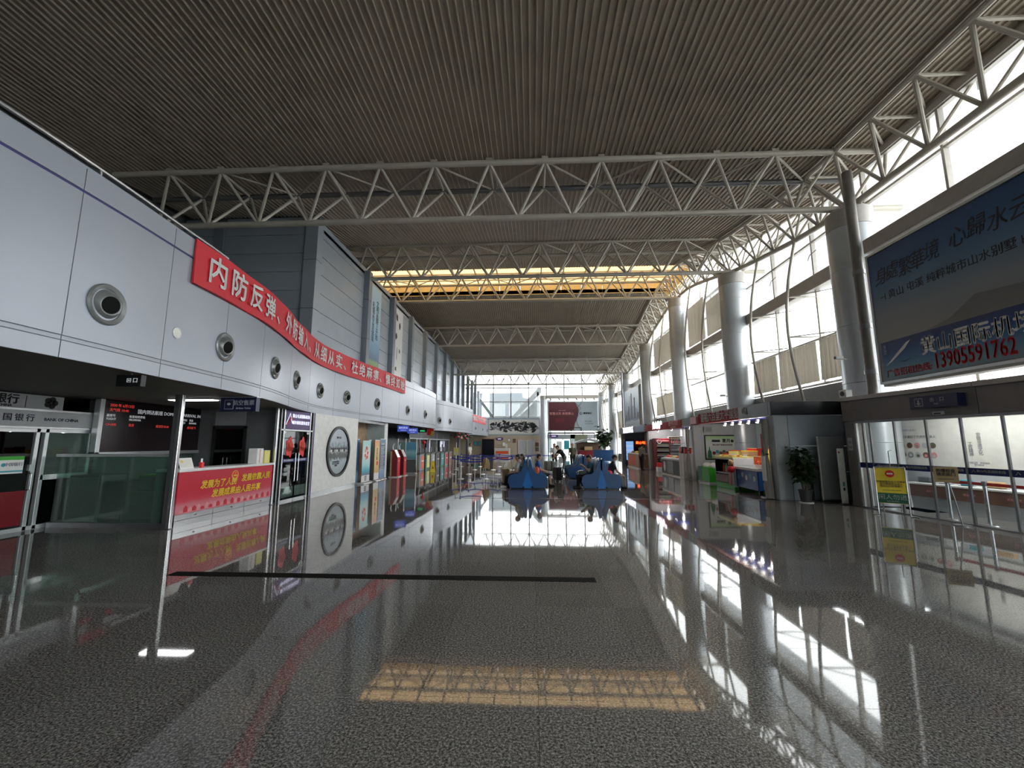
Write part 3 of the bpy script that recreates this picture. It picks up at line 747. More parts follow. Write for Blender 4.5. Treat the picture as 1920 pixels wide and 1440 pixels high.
t = thing('wall_sign', 'grey bank wall sign with bold characters and dark flower emblem above kiosk', 'sign', (-10.25, 0, 2.385))
bx('board', 'grey_light', t, (0, 5.4, 0), (.05, 8.62, .3)); ltxt('银行', .2, 'ink', t, 7.62, .17, .055, bold=.03); ltxt('OF CHINA', .07, 'ink', t, 7.55, .05, .055, bold=.02)
for a in range(5): disc('petal', 'ink', t, (.055, 8.38+.07*math.cos(a*1.257), .16+.07*math.sin(a*1.257)), .06, 'x', .01, 10)
bx('divider', 'ink', t, (.05, 7.93, .03), (.055, 7.94, .27))
t = thing('exit_sign', 'small dark hanging exit sign under the soffit at upper left', 'sign', (-5.82, 5.75, 2.51))
bx('box', 'black', t, (-.19, -.04, 0), (.19, .04, .17), .005); txt('▣ 口', .08, 'led_white', t, (.06, -.045, .085)); MB().cyl((0, 0, .17), (0, 0, .2), .01).build('hanger', 'steel_dark', t)

# ---------------- glass partition, cabinets and arrivals board
gp = struct(bpy.data.objects.new('wall_partition_1', None), 'low frosted glass partition between bank kiosk and ticket counter', 'partition'); COL.objects.link(gp)
bx('frosted_pane', 'glass_frost', gp, (-9.85, 8.40, .1), (-7.32, 8.415, 1.44)); bx('rail', 'alu', gp, (-9.9, 8.37, 1.42), (-7.3, 8.44, 1.48)); bx('rail', 'steel_dark', gp, (-9.9, 8.37, 0), (-7.3, 8.44, .1))
t = thing('cabinet', 'dark cabinet standing behind the frosted glass, left one', 'cabinet', (-9.5, 8.95, 0)); bx('body', 'wall_dark', t, (-.35, -.3, .05), (.35, .3, 1.02), .01); bx('door', 'grey_box', t, (-.33, -.32, .08), (-.01, -.3, .98)); bx('door', 'grey_box', t, (.01, -.32, .08), (.33, -.32+.02, .98)); bx('plinth', 'black', t, (-.33, -.28, 0), (.33, .28, .05))
t = thing('cabinet', 'black box cabinet behind the frosted glass between two others', 'cabinet', (-8.87, 8.95, 0)); bx('body', 'black', t, (-.25, -.28, .04), (.25, .3, .9), .01); bx('door', 'black_gloss', t, (-.23, -.3, .08), (.23, -.28, .86)); bx('plinth', 'black', t, (-.23, -.26, 0), (.23, .28, .04))
t = thing('cabinet', 'olive low cabinet behind the frosted glass beside the steel post', 'cabinet', (-8.2, 8.95, 0)); bx('body', 'olive', t, (-.38, -.3, .12), (.38, .3, .7), .01); bx('drawer', 'olive', t, (-.36, -.32, .15), (.36, -.3, .4)); bx('drawer', 'olive', t, (-.36, -.32, .43), (.36, -.3, .68)); bx('plinth', 'black', t, (-.38, -.28, 0), (.38, .28, .12))
t = thing('green_box', 'green box on the olive cabinet behind frosted glass', 'box', (-8.2, 8.95, .7)); bx('body', 'green_dark', t, (-.2, -.2, 0), (.05, .2, .3), .01); bx('lid', 'green', t, (-.21, -.21, .3), (.06, .21, .33)); bx('side', 'brown', t, (.06, -.2, 0), (.24, .2, .28), .01)
t = thing('arrivals_board', 'black arrivals display board with red and white lettering in a silver frame', 'display board', (-9.8, 0, 0))
bx('screen', 'screen_dark', t, (-.1, 9.1, 1.5), (0, 12.0, 2.68)); bx('frame_rail', 'alu', t, (-.1, 9.0, 1.42), (.05, 12.05, 1.5), .006); bx('frame_post', 'alu', t, (-.1, 9.0, 1.42), (.05, 9.1, 2.7), .006); bx('frame_post', 'alu', t, (-.1, 12.0, 1.42), (.05, 12.06, 2.7), .006)
ltxt('国内到达航班 DOMESTIC ARRIVAL INFORMATION', .12, 'led_white', t, 9.95, 2.47, .004, align='LEFT'); ltxt('2020 年 6月13日', .085, 'led_red', t, 9.25, 2.58, .004, align='LEFT'); ltxt('天气晴 10:40', .085, 'led_red', t, 9.25, 2.47, .004, align='LEFT')
for y, s_ in ((9.2, '航班号\nFLIGHT'), (9.75, '始发站经停站\nFROM/VIA'), (11.2, '计划到达\nSCHED'), (11.55, '状态\nREMARK')): ltxt(s_, .07, 'led_white', t, y, 2.3, .004, align='LEFT', line=1.1)
for y, s_ in ((9.2, 'CA1835'), (9.75, '北京'), (10.5, '延误至18:30'), (11.5, '前方起飞')): ltxt(s_, .075, 'led_red', t, y, 2.13, .004, align='LEFT')
bx('wall_panel', 'glass_frost', t, (-.12, 9.16, .02), (-.08, 12.0, 1.4))
bx('backing', 'wall_dark', t, (-.4, 9.16, .02), (-.15, 12.05, 2.68))
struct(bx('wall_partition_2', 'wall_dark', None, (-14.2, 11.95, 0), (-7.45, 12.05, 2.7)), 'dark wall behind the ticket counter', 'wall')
d = struct(bpy.data.objects.new('door_1', None), 'dark glass office door with steel pulls behind the ticket counter', 'door'); COL.objects.link(d)
bx('frame', 'black', d, (-9.35, 11.9, 0), (-9.27, 11.95, 2.2)); bx('frame', 'black', d, (-8.42, 11.9, 0), (-8.34, 11.95, 2.2)); bx('frame', 'black', d, (-9.35, 11.9, 2.12), (-8.34, 11.95, 2.2)); bx('leaf', 'glass_dark', d, (-9.27, 11.92, .02), (-8.42, 11.94, 2.12))
bx('transom_pane', 'grey_box', d, (-9.3, 11.91, 2.22), (-8.4, 11.95, 2.62))
for x in (-8.92, -8.8): MB().tube([(x, 11.91, .75), (x, 11.85, .78), (x, 11.85, 1.28), (x, 11.91, 1.31)], .016, 8).build('pull', 'steel', d, smooth=True)
t = thing('ceiling_light', 'white strip light on the soffit over the ticket counter', 'ceiling light', (-7.75, 9.2, 2.70)); bx('housing', 'alu', t, (-.55, -.13, -.02), (.55, .13, .0)); bx('diffuser', 'lamp_tube', t, (-.52, -.1, -.032), (.52, .1, -.02))
t = thing('hanging_sign', 'dark blue hanging sign for airline tickets over the counter', 'sign', (-6.28, 8.7, 2.37))
bx('box', 'navy', t, (-.4, -.06, 0), (.4, .06, .3), .006); bx('edge', 'alu', t, (-.41, -.07, .3), (.41, .07, .315)); txt('航空售票', .12, 'grey_light', t, (.12, -.064, .18)); txt('Airlines Ticket', .055, 'grey_light', t, (.12, -.064, .07))
i_ = bx('icon', 'grey_light', t, (-.3, -.065, .05), (-.1, -.06, .25)); bx('icon_field', 'navy', i_, (-.29, -.068, .06), (-.11, -.064, .24)); disc('icon_mark', 'grey_light', i_, (-.2, -.07, .16), .04, 'y', .004, 12, .028)
for x in (-.3, .3): MB().cyl((x, 0, .3), (x, 0, .34), .01).build('hanger', 'steel_dark', t)

# ---------------- ticket counter
t = thing('ticket_counter', 'red fronted ticket counter with yellow slogan and white ledge', 'counter', (FX, 0, 0))
ramp_mat('print_red', [(0, (.62, .22, .26)), (.16, (.60, .20, .24)), (.30, (.56, .05, .08)), (.42, (.55, .02, .045)), (1, (.55, .02, .045))], noise=.12, nscale=6, rough=.35)
bx('front_panel', 'print_red', t, (-.04, 8.46, .24), (.0, 11.6, 1.1)); bx('ledge', 'white_gloss', t, (-.5, 8.44, 1.1), (.03, 11.62, 1.16), .008)
bx('body', 'grey_box', t, (-.5, 8.46, 0), (-.05, 11.6, 1.1))
for y in (8.46, 9.51, 10.56): bx('plinth_panel', 'steel', t, (-.05, y+.004, .125), (-.005, y+1.04, .235)); bx('plinth_panel', 'steel', t, (-.05, y+.004, .0), (-.005, y+1.04, .118))
for y in (9.0, 10.1, 11.2): disc('knob', 'steel_dark', t, (0, y, .18), .018, 'x', .02, 10)
ltxt('发展为了人民', .19, 'yellow', t, 9.62, .78, .008, bold=.032, shear=.15); ltxt('发展依靠人民', .19, 'yellow', t, 10.92, .83, .008, bold=.032, shear=.15); ltxt('发展成果由人民共享', .19, 'yellow', t, 10.25, .56, .008, bold=.032, shear=.15)
e = disc('emblem', 'gold', t, (.004, 10.12, .93), .115, 'x', .008, 24); disc('emblem_field', 'red_bright', e, (.009, 10.12, .945), .085, 'x', .004, 20)
pts = []
for k in range(10): a = PI/2+k*PI/5; r = .03 if k % 2 == 0 else .012; pts.append((10.12+r*math.cos(a), .985+r*math.sin(a)))
MB().prism(pts, 'x', .01, .014).build('emblem_star', 'gold', e); bx('emblem_gate', 'gold', e, (.01, 10.06, .905), (.014, 10.18, .94)); bx('emblem_base', 'gold', e, (.004, 10.03, .8), (.009, 10.21, .835))
for k in range(26):      # printed line drawing of roofs and walls along the foot of the panel
    y = 8.55+k*.115; h = .05+.09*abs(math.sin(k*1.3)); MB().prism([(y, .27), (y+.1, .27), (y+.1, .27+h*.7), (y+.05, .27+h), (y, .27+h*.6)], 'x', .0, .003).build('printed_wall', ['pinkish', 'red_counter'][k % 2], t)
t = thing('steel_post', 'steel frame post at the near end of the ticket counter', 'post', (FX, 8.36, 0)); bx('shaft', 'steel', t, (-.05, -.045, 0), (.03, .03, 2.7), .006); bx('dark_side', 'steel_dark', t, (-.14, -.04, 0), (-.05, .03, 2.7)); bx('foot', 'steel_dark', t, (-.06, -.05, 0), (.04, .04, .02))
t = thing('steel_post', 'steel frame post between the ticket counter and lounge doors', 'post', (FX, 11.66, 0)); bx('shaft', 'steel', t, (-.05, -.03, 0), (.03, .04, 2.7), .006); bx('side_pane', 'glass_dark', t, (-.02, .04, .05), (0, .16, 2.7)); bx('foot', 'steel_dark', t, (-.06, -.04, 0), (.04, .05, .02))
t = thing('certificate', 'white framed certificate leaning on the counter ledge', 'certificate', (FX-.12, 8.62, 1.16)); c = bx('frame', 'white', t, (-.01, 0, .0), (.0, .36, .24), .003); c.rotation_euler = (0, -.35, 0); d_ = bx('print', 'offwhite', t, (.0, .03, .03), (.003, .33, .21)); d_.rotation_euler = (0, -.35, 0); d2 = disc('seal', 'gold', t, (.004, .08, .16), .03, 'x', .003); d2.rotation_euler = (0, -.35, 0)
t = thing('card_holder', 'small red card holder beside the certificate', 'card holder', (FX-.1, 9.12, 1.16)); bx('body', 'red_bright', t, (-.03, 0, 0), (.03, .07, .12)); bx('card', 'white', t, (-.01, .01, .1), (.0, .06, .2))
t = thing('paper_box', 'white carton with pink stripe at the far end of the counter', 'box', (FX-.18, 10.98, 1.16)); bx('body', 'white', t, (-.12, 0, 0), (.12, .26, .4), .004); bx('stripe', 'pinkish', t, (.12, .1, .02), (.123, .13, .38))
t = thing('paper_box', 'cream carton beside the white one on the counter', 'box', (FX-.18, 11.3, 1.16)); bx('body', 'yellow_pale', t, (-.12, 0, 0), (.12, .24, .34), .004); bx('flap', 'offwhite', t, (-.12, 0, .34), (.12, .24, .346))

# ---------------- lounge doors
d = struct(bpy.data.objects.new('door_2', None), 'dark glass lounge double door with red paper ornaments and purple sign', 'door'); COL.objects.link(d)
for y in (11.82, 11.98, 13.42, 13.6): bx('frame_post', 'steel' if y in (11.98, 13.42) else 'steel_dark', d, (FX-.06, y, 0), (FX+.02, y+.05, 2.7), .004)
bx('frame_rail', 'steel', d, (FX-.05, 11.85, 2.07), (FX+.02, 13.6, 2.11)); bx('side_pane', 'glass_dark', d, (FX-.03, 11.87, .05), (FX-.01, 11.98, 2.7)); bx('side_pane', 'glass_dark', d, (FX-.03, 13.47, .05), (FX-.01, 13.6, 2.7))
s_ = bx('sign_panel', 'purple_sign', d, (FX-.04, 12.03, 2.12), (FX, 13.42, 2.68)); ltxt('黄山屯溪国际机场\n城市候机楼休息室', .125, 'sign_white', s_, 12.9, 2.42, FX+.004, bold=.02, line=1.6)
MB().tube([(FX+.005, 12.08, 2.25), (FX+.005, 12.2, 2.45), (FX+.005, 12.27, 2.6), (FX+.005, 12.35, 2.4), (FX+.005, 12.4, 2.3)], .014, 6).build('logo', 'sign_white', s_); MB().tube([(FX+.006, 12.12, 2.24), (FX+.006, 12.24, 2.36), (FX+.006, 12.36, 2.5), (FX+.006, 12.41, 2.38)], .014, 6).build('logo', 'red_bright', s_)
for y0, y1 in ((12.04, 12.71), (12.74, 13.41)):
    l = bx('leaf', 'glass_dark', d, (FX-.03, y0, .03), (FX-.015, y1, 2.06)); ym = (y0+y1)/2
    bx('door_band', 'blue_band', l, (FX-.014, y0, 1.14), (FX-.01, y1, 1.24)); ltxt('黄山屯溪国际机场', .06, 'white', l, ym, 1.19, FX-.008)
    bx('kick_pane', 'glass_frost', l, (FX-.014, y0+.05, .12), (FX-.01, y1, .42)); bx('rail', 'steel', l, (FX-.035, y0, .0), (FX-.01, y1, .06))
    pts = []
    for k in range(22): a = 2*PI*k/22; r = .215*(1+.16*math.sin(5*a+1)); pts.append((ym+r*.8*math.cos(a), 1.58+r*1.35*math.sin(a)))
    orn = MB().prism(pts, 'x', FX-.012, FX-.004).build('paper_ornament', 'red_bright', l); ltxt('福', .3, 'orange_red', orn, ym, 1.57, FX-.001, bold=.01)
    yh = 12.64 if y0 < 12.5 else 12.81; MB().tube([(FX-.015, yh, .55), (FX+.05, yh, .57), (FX+.05, yh, 1.4), (FX-.015, yh, 1.42)], .016, 8).build('pull', 'steel', l, smooth=True)
    bx('hinge', 'alu', l, (FX-.04, y0 if y0 < 12.5 else y1-.1, 1.98), (FX, (y0 if y0 < 12.5 else y1-.1)+.1, 2.05))
struct(bx('wall_partition_3', 'navy_dark', None, (-14.2, 13.62, 0), (FX-.06, 13.74, 2.7)), 'dark wall beside the lounge', 'wall')

# ---------------- white feature wall with the round picture
fw = struct(bpy.data.objects.new('wall_feature', None), 'plain white wall panel under the bulkhead with a round picture', 'wall'); COL.objects.link(fw)
bx('panel', 'white', fw, (FX-.1, 13.75, .1), (FX, 17.25, 2.7)); bx('baseboard', 'steel', fw, (FX-.08, 13.75, 0), (FX-.02, 17.25, .1)); bx('edge_strip', 'purple_sign', fw, (FX-.1, 13.68, 0), (FX+.005, 13.75, 2.7))
ramp_mat('print_town', [(0, (.30, .36, .40)), (.30, (.42, .48, .52)), (.36, (.06, .07, .07)), (.46, (.10, .11, .11)), (.5, (.45, .47, .48)), (.55, (.12, .13, .14)), (.60, (.22, .27, .33)), (.68, (.46, .52, .57)), (1, (.50, .56, .62))], noise=.34, nscale=11)
t = thing('round_picture', 'round framed picture of a waterside town on the white wall', 'picture', (FX, 15.55, 1.40))
MB().lathe([(.84, 0), (.93, .0), (.93, .06), (.84, .06), (.82, .01)], n=56, axis='x').build('frame', 'black', t, smooth=True)
disc('print', 'print_town', t, (.006, 0, 0), .86, 'x', .01, 56)
for k in range(9):
    y = -.62+k*.15; MB().prism([(y, -.02), (y, .08), (y-.02, .1), (y+.065, .15), (y+.15, .1), (y+.13, .08), (y+.13, -.02)], 'x', .011, .014).build('printed_house', ['offwhite', 'ink', 'grey_light'][k % 3], t)
    MB().prism([(y-.02, .09), (y+.065, .15), (y+.15, .09), (y+.15, .07), (y-.02, .07)], 'x', .014, .016).build('printed_roof', 'ink', t)
ltxt('徽州古城', .09, 'ink', t, 0, .5, .014); ltxt('山水画廊 徽派建筑\n水墨江南 黄山脚下\n欢迎您', .07, 'ink', t, -.15, -.45, .014)
# ---------------- wood slatted alcove
al = struct(bpy.data.objects.new('wall_alcove', None), 'recess lined with vertical wooden slats', 'wall'); COL.objects.link(al)
bx('backing', 'brown', al, (FX-1.0, 17.25, 0), (FX-.9, 20.4, 2.7)); bx('side', 'wall_light', al, (FX-1, 17.2, 0), (FX-.1, 17.26, 2.7)); bx('side', 'wall_light', al, (FX-1, 20.39, 0), (FX, 20.45, 2.7))
for k in range(21): bx('slat', 'wood_light', al, (FX-.9, 17.28+k*.149, 0), (FX-.86, 17.28+k*.149+.12, 2.7), .006)
bx('pier', 'white', al, (FX-.6, 20.45, 0), (FX+.02, 20.85, 2.7)); bx('head', 'grey_light', al, (FX-.12, 17.25, 2.58), (FX, 20.45, 2.7))

# ---------------- roll-up banners
ramp_mat('roll_teal', [(0, (.72, .72, .74)), (.15, (.72, .72, .74)), (.17, (.10, .14, .2)), (.28, (.05, .40, .55)), (.45, (.45, .72, .74)), (.7, (.70, .78, .78)), (1, (.35, .70, .70))], noise=.05)
ramp_mat('roll_orange', [(0, (.72, .70, .70)), (.16, (.72, .70, .70)), (.18, (.65, .40, .12)), (.5, (.78, .52, .22)), (.8, (.80, .55, .25)), (1, (.78, .26, .08))], noise=.06)
ramp_mat('roll_blue', [(0, (.12, .25, .42)), (.2, (.25, .38, .55)), (.3, (.05, .10, .2)), (.85, (.06, .12, .24)), (1, (.12, .26, .42))], noise=.06)
ramp_mat('roll_purple', [(0, (.05, .02, .09)), (.6, (.05, .03, .10)), (.85, (.03, .22, .25)), (1, (.03, .3, .3))], noise=.06)
def rollup(y0, y1, x, h, m, label, base=True, name='roll_up_banner'):
    t = thing(name, label, 'banner stand', (x, (y0+y1)/2, 0), group='display banners before the alcove'); w = (y1-y0)/2
    bx('sheet', m, t, (-.008, -w, .07), (.008, w, h)); bx('top_bar', 'alu', t, (-.012, -w, h), (.012, w, h+.03))
    MB().prism([(-.11, 0), (.14, 0), (.12, .03), (.03, .075), (-.09, .075)], 'y', -w, w).build('base', 'alu', t); MB().cyl((-.04, 0, .07), (-.02, 0, h), .012).build('back_pole', 'steel_dark', t); return t
t = rollup(17.36, 17.62, FX-.05, 1.85, 'roll_blue', 'narrow blue banner stand partly hidden at the near end of the alcove')
t = rollup(17.55, 18.4, FX+.12, 1.78, 'roll_teal', 'teal beach themed banner stand with pink flower')
for k in range(7): a = 2*PI*k/7; disc('printed_petal', 'pinkish' if k % 2 else 'red_bright', t, (.011, .0+.13*math.cos(a), 1.28+.22*math.sin(a)), .08, 'x', .003, 10)
for k in range(3): ltxt('欢迎光临', .06, 'grey_box', t, 0, .28-.07*k, .012)
t = rollup(18.42, 18.75, FX+.02, 1.82, 'roll_purple', 'dark purple and teal banner stand between two bright ones')
t = rollup(18.85, 19.45, FX+.15, 1.82, 'roll_orange', 'orange banner stand with vertical characters')
ltxt('黄\n山\n毛\n峰', .17, 'brown', t, 0, 1.2, .012, line=.8); disc('printed_emblem', 'red_bright', t, (.011, .05, .8), .12, 'x', .003, 5)
t = rollup(19.58, 20.3, FX+.12, 1.88, 'roll_blue', 'blue banner stand with many lines of white text')
for k in range(15): bx('text_line', 'grey_light', t, (.008, -.25, 1.5-k*.075), (.011, .25-.05*(k % 3), 1.535-k*.075))
ltxt('机场服务', .12, 'white', t, 0, 1.66, .012)

# ---------------- self-service kiosks
def kiosk(x, y, label):
    t = thing('check_in_kiosk', label, 'kiosk', (x, y, 0), group='red self-service kiosks')
    MB().prism([(-.16, .04), (.2, .04), (.2, 1.0), (.02, 1.36), (-.16, 1.36)], 'y', -.22, .22).build('body', 'red_deep', t, bevel=.012)
    MB().prism([(.2, .06), (.215, .06), (.215, .98), (.2, .98)], 'y', -.2, .2).build('front_panel', 'red', t)
    MB().prism([(.212, 1.0), (.032, 1.36), (.02, 1.35), (.2, .99)], 'y', -.2, .2).build('screen', 'white_gloss', t)
    bx('base', 'white', t, (-.22, -.27, 0), (.3, .27, .04), .01); bx('side_stripe', 'cardboard', t, (-.16, -.225, .05), (-.08, -.22, 1.3))
    MB().tube([(-.1, 0, 1.36), (-.12, 0, 1.55), (-.06, 0, 1.68)], .03, 8).build('camera_arm', 'alu', t, smooth=True); bx('receipt_slot', 'pinkish', t, (.215, -.1, .78), (.22, .1, .84)); return t
kiosk(-7.0, 21.35, 'red self-service kiosk nearest the white pier'); kiosk(-6.95, 22.25, 'second red self-service kiosk beside the wheeled display board')
# wheeled display board
t = thing('display_board', 'wheeled display board with pale and teal poster halves', 'board', (-6.95, 23.2, 0), -1.25)
ramp_mat('poster_teal', [(0, (.05, .2, .28)), (.4, (.20, .45, .50)), (.6, (.04, .22, .34)), (1, (.05, .28, .42))], noise=.2)
bx('poster', 'poster_teal', t, (0, -.05, .82), (.03, .5, 1.75)); bx('poster', 'glass_frost', t, (0, -.45, .1), (.02, -.08, 1.75))
for y in (-.48, -.065, .52): MB().cyl((0, y, .08), (0, y, 1.95), .022).build('upright', 'steel', t, smooth=True)
for y in (-.48, .52):
    MB().tube([(-.4, y, .08), (0, y, .45), (.4, y, .08)], .02, 8).build('foot', 'steel', t, smooth=True)
    for x in (-.4, .4): MB().sphere((x, y, .045), .045).build('caster', 'white', t, smooth=True)
bx('lower_panel', 'black', t, (0, -.05, .1), (.02, .5, .8))
# hanging screens
def hang_screen(x, y, z, label, w=.62, h=.36):
    t = thing('hanging_screen', label, 'screen', (x, y, z), .35, 'blue hanging screens over check-in'); bx('case', 'black', t, (-w/2, 0, 0), (w/2, .08, h), .006); s_ = bx('screen', 'screen_blue', t, (-w/2+.02, -.006, .02), (w/2-.02, 0, h-.02))
    txt('值机柜台', .12, 'sign_white', s_, (0, -.01, h*.6)); txt('CHECK-IN', .06, 'sign_white', s_, (0, -.01, h*.25)); MB().cyl((0, .05, h), (0, .05, 2.71-z), .02).build('hanger', 'steel_dark', t)
hang_screen(-6.95, 22.4, 2.3, 'blue hanging screen nearest the white pier'); hang_screen(-7.3, 25.4, 2.27, 'blue hanging screen farther along the check-in soffit')
t = thing('exit_sign', 'small green lit exit sign under the soffit', 'sign', (-7.25, 27.6, 2.4)); bx('box', 'black', t, (-.3, 0, 0), (.3, .05, .22)); bx('face', 'exit_green', t, (-.18, -.005, .07), (.14, 0, .15)); MB().cyl((0, .02, .22), (0, .02, .31), .012).build('hanger', 'steel_dark', t)
t = thing('red_ornament', 'red and gold hanging ornament under the bulkhead tip', 'ornament', (-7.0, 28.8, 2.05))
bx('panel', 'red_bright', t, (-.25, 0, .2), (.2, .04, .64)); MB().prism([(-.1, .1), (.15, .15), (.22, .45), (.05, .5), (.0, .3), (-.15, -.15), (-.05, -.2)], 'y', -.02, 0).build('gold_fish', 'gold', t); MB().cyl((0, .02, .64), (0, .02, .66), .01).build('hook', 'steel', t)
# overhead header and check-in desks
t = thing('header_beam', 'pale header beam on thin posts above the check-in desks', 'beam', (-8.15, 27.6, 0)); bx('rail', 'grey_light', t, (-.06, 0, 1.98), (.06, 13.5, 2.06)); bx('dark_infill', 'black', t, (-.04, 0, 2.06), (.0, 13.5, 2.69))
for k in range(6): bx('post', 'grey_light', t, (-.04, k*2.68, 0), (.04, k*2.68+.07, 2.69))
struct(bx('wall_checkin_back', 'navy_dark', None, (-9.5, 24.5, 0), (-9.3, 46, 2.7)), 'dark wall behind the check-in desks', 'wall')
desk_cols = [('grey_box', 'orange_red', 'red and pink front poster'), ('green_dark', 'yellow_pale', 'yellow and blue front poster'), ('grey_box', 'grey_light', 'pale blue front poster'), ('wall_dark', 'black', 'black front panel'), ('green_dark', 'teal', 'teal front poster'), ('grey_box', 'red', 'red front poster'), ('brown', 'red_deep', 'brown front panel')]
for k, (b, c, lab) in enumerate(desk_cols):
    y = 26.6+k*1.18
    t = thing('check_in_desk', f'check-in desk with {lab}', 'desk', (-7.32+.07*k, y, 0), group='check-in desks on the left')
    bx('body', b, t, (-.5, -.55, 0), (.35, .55, 1.0), .01); bx('front_poster', c, t, (.35, -.25, .12), (.36, .45, .92)); bx('top', 'wall_dark', t, (-.55, -.57, 1.0), (.4, .57, 1.05), .008)
    bx('side_panel', 'grey_light' if k == 0 else b, t, (-.5, -.57, .05), (.34, -.55, .98)); bx('poster_strip', 'offwhite', t, (.36, -.2, .55), (.363, .4, .62)); bx('monitor', 'black', t, (-.2, -.2, 1.05), (-.15, .25, 1.4), .01)
t = thing('light_box', 'lit poster of pale figures behind the check-in desks', 'light box', (-9.28, 41.6, .75)); bx('case', 'navy', t, (0, 0, 0), (.08, 2.6, 1.7)); bx('face', 'sign_white', t, (.08, .25, .1), (.09, 2.3, 1.15)); bx('arch', 'navy', t, (.09, .95, .1), (.1, 1.5, .85))
t = thing('light_box', 'narrow white lit poster behind the check-in desks', 'light box', (-9.28, 36.4, .75)); bx('case', 'navy', t, (0, 0, 0), (.08, 1.6, 1.6)); bx('face', 'sign_white', t, (.08, .7, .1), (.09, 1.3, 1.3))
t = thing('red_lantern', 'round red knot ornament hanging before the check-in desks', 'ornament', (-7.1, 27.4, 1.75)); MB().sphere((0, 0, 0), .13).build('knot', 'red_bright', t, smooth=True); MB().cyl((0, 0, .12), (0, 0, .95), .006).build('cord', 'red', t); MB().cyl((0, 0, -.4), (0, 0, -.1), .03).build('tassel', 'red', t)
# wet floor sign
t = thing('wet_floor_sign', 'yellow folding wet floor sign before the check-in desks', 'floor sign', (-5.95, 25.2, 0), .3)
for s_ in (-1, 1):
    MB().add([(-.15, s_*.18, 0), (.15, s_*.18, 0), (.09, s_*.02, .62), (-.09, s_*.02, .62), (-.15, s_*.16, 0), (.15, s_*.16, 0), (.09, s_*.005, .62), (-.09, s_*.005, .62)], [(0, 1, 2, 3), (4, 5, 6, 7), (0, 1, 5, 4), (1, 2, 6, 5), (2, 3, 7, 6), (3, 0, 4, 7)]).build('leaf', 'yellow', t)
bx('hinge', 'yellow', t, (-.1, -.03, .6), (.1, .03, .64)); MB().prism([(-.06, .2), (.06, .2), (0, .38)], 'y', -.16, -.12).build('warning_mark', 'orange_red', t)
# ================================================================== RIGHT SIDE
NY, NX_ = (0, -1, 0), (-1, 0, 0)
def rtxt(body, size, m, parent, y, z, x, **k): return txt(body, size, m, parent, (x, y, z), right=NY, normal=NX_, **k)
# ---------------- entrance vestibule, own frame: local x runs toward the camera along the wall, local y outward
VO, VA = (8.81, 12.31, 0), math.atan2(-.9932, .1167)
vs = struct(bpy.data.objects.new('wall_vestibule', None), 'brown clad entrance vestibule with glass front on the right', 'wall'); COL.objects.link(vs); vs.location = VO; vs.rotation_euler = (0, 0, VA)
bx('corner_pillar', 'fascia_brown', vs, (0, 0, 0), (.27, .35, 2.3), .01)
for a, b in ((0, 3.3), (3.3, 6.8), (6.8, 12)): bx('fascia_panel', 'fascia_brown', vs, (a+.005, -.05, 2.3), (b-.005, .45, 2.86), .008)
for a, b in ((0, 3.3), (3.3, 6.8), (6.8, 12)): bx('cornice', 'beam', vs, (a+.003, -.12, 2.86), (b-.003, .6, 2.97), .01)
bx('roof_slab', 'fascia_brown', vs, (0, .4, 2.75), (12, 2.2, 2.95)); bx('lower_wall', 'fascia_brown', vs, (8.4, 0, 0), (12, .3, 2.3)); bx('ceiling_lining', 'ext_white', vs, (.3, .45, 2.68), (12, 2.0, 2.75))
bx('side_wall', 'white', vs, (-.1, .35, 0), (.02, .62, 2.75)); bx('side_wall', 'white', vs, (-.75, 1.55, 0), (-.65, 1.9, 2.75)); bx('back_wall', 'grey_light', vs, (-.75, 1.9, 0), (5.6, 2.0, 2.75)); bx('vestibule_floor', 'granite', vs, (.2, .3, -.02), (12, 2.0, .0))
bx('threshold', 'steel_dark', vs, (.27, -.03, 0), (8.4, .12, .03)); bx('head_rail', 'steel_dark', vs, (.27, -.02, 2.24), (8.4, .14, 2.3))
dr = struct(bpy.data.objects.new('door_3', None), 'glass sliding entrance doors with a dark blue band', 'door'); COL.objects.link(dr); dr.location = VO; dr.rotation_euler = (0, 0, VA)
edges_ = [.3, .52, .72, 1.38, 2.14, 2.86, 3.6, 4.4, 5.2, 6.0, 7.0, 8.2]
for k, (a, b) in enumerate(zip(edges_, edges_[1:])):
    g = bx('glass_leaf', 'glass_case', dr, (a+.02, .05, .03), (b-.02, .062, 2.24))
    bx('stile', 'steel_dark', dr, (b-.022, .03, .03), (b+.022, .08, 2.24), .004)
    if b-a > .3:
        n_ = bx('door_band', 'blue_band', g, (a+.02, .04, 1.05), (b-.02, .046, 1.19)); txt('黄山屯溪国际机场', .062 if b-a < .9 else .07, 'grey_light', n_, ((a+b)/2+.05, .036, 1.125), bold=.02)
        MB().tube([(a+.08, .036, 1.09), (a+.12, .036, 1.15), (a+.15, .036, 1.1)], .006, 5).build('band_logo', 'grey_light', n_)
    else: bx('door_band', 'blue_band', g, (a, .04, 1.05), (b, .046, 1.19))
bx('stile', 'alu', dr, (.27, .03, .03), (.33, .09, 2.24))
MB().tube([(1.22, .05, .95), (1.22, -.02, .97), (1.22, -.02, 1.5), (1.22, .05, 1.52)], .014, 8).build('pull', 'steel', dr, smooth=True)
t = thing('exit_sign', 'dark navy exit sign box projecting from the vestibule fascia', 'sign', VO, VA)
bx('box', 'navy', t, (2.12, -.26, 2.48), (3.12, -.055, 2.76), .01); i_ = bx('icon', 'grey_light', t, (2.24, -.264, 2.53), (2.42, -.26, 2.71)); bx('icon_field', 'navy', i_, (2.252, -.267, 2.542), (2.408, -.263, 2.698)); MB().prism([(2.33, 2.55), (2.38, 2.6), (2.345, 2.6), (2.345, 2.67), (2.315, 2.67), (2.315, 2.6), (2.28, 2.6)], 'y', -.27, -.266).build('icon_arrow', 'grey_light', i_)
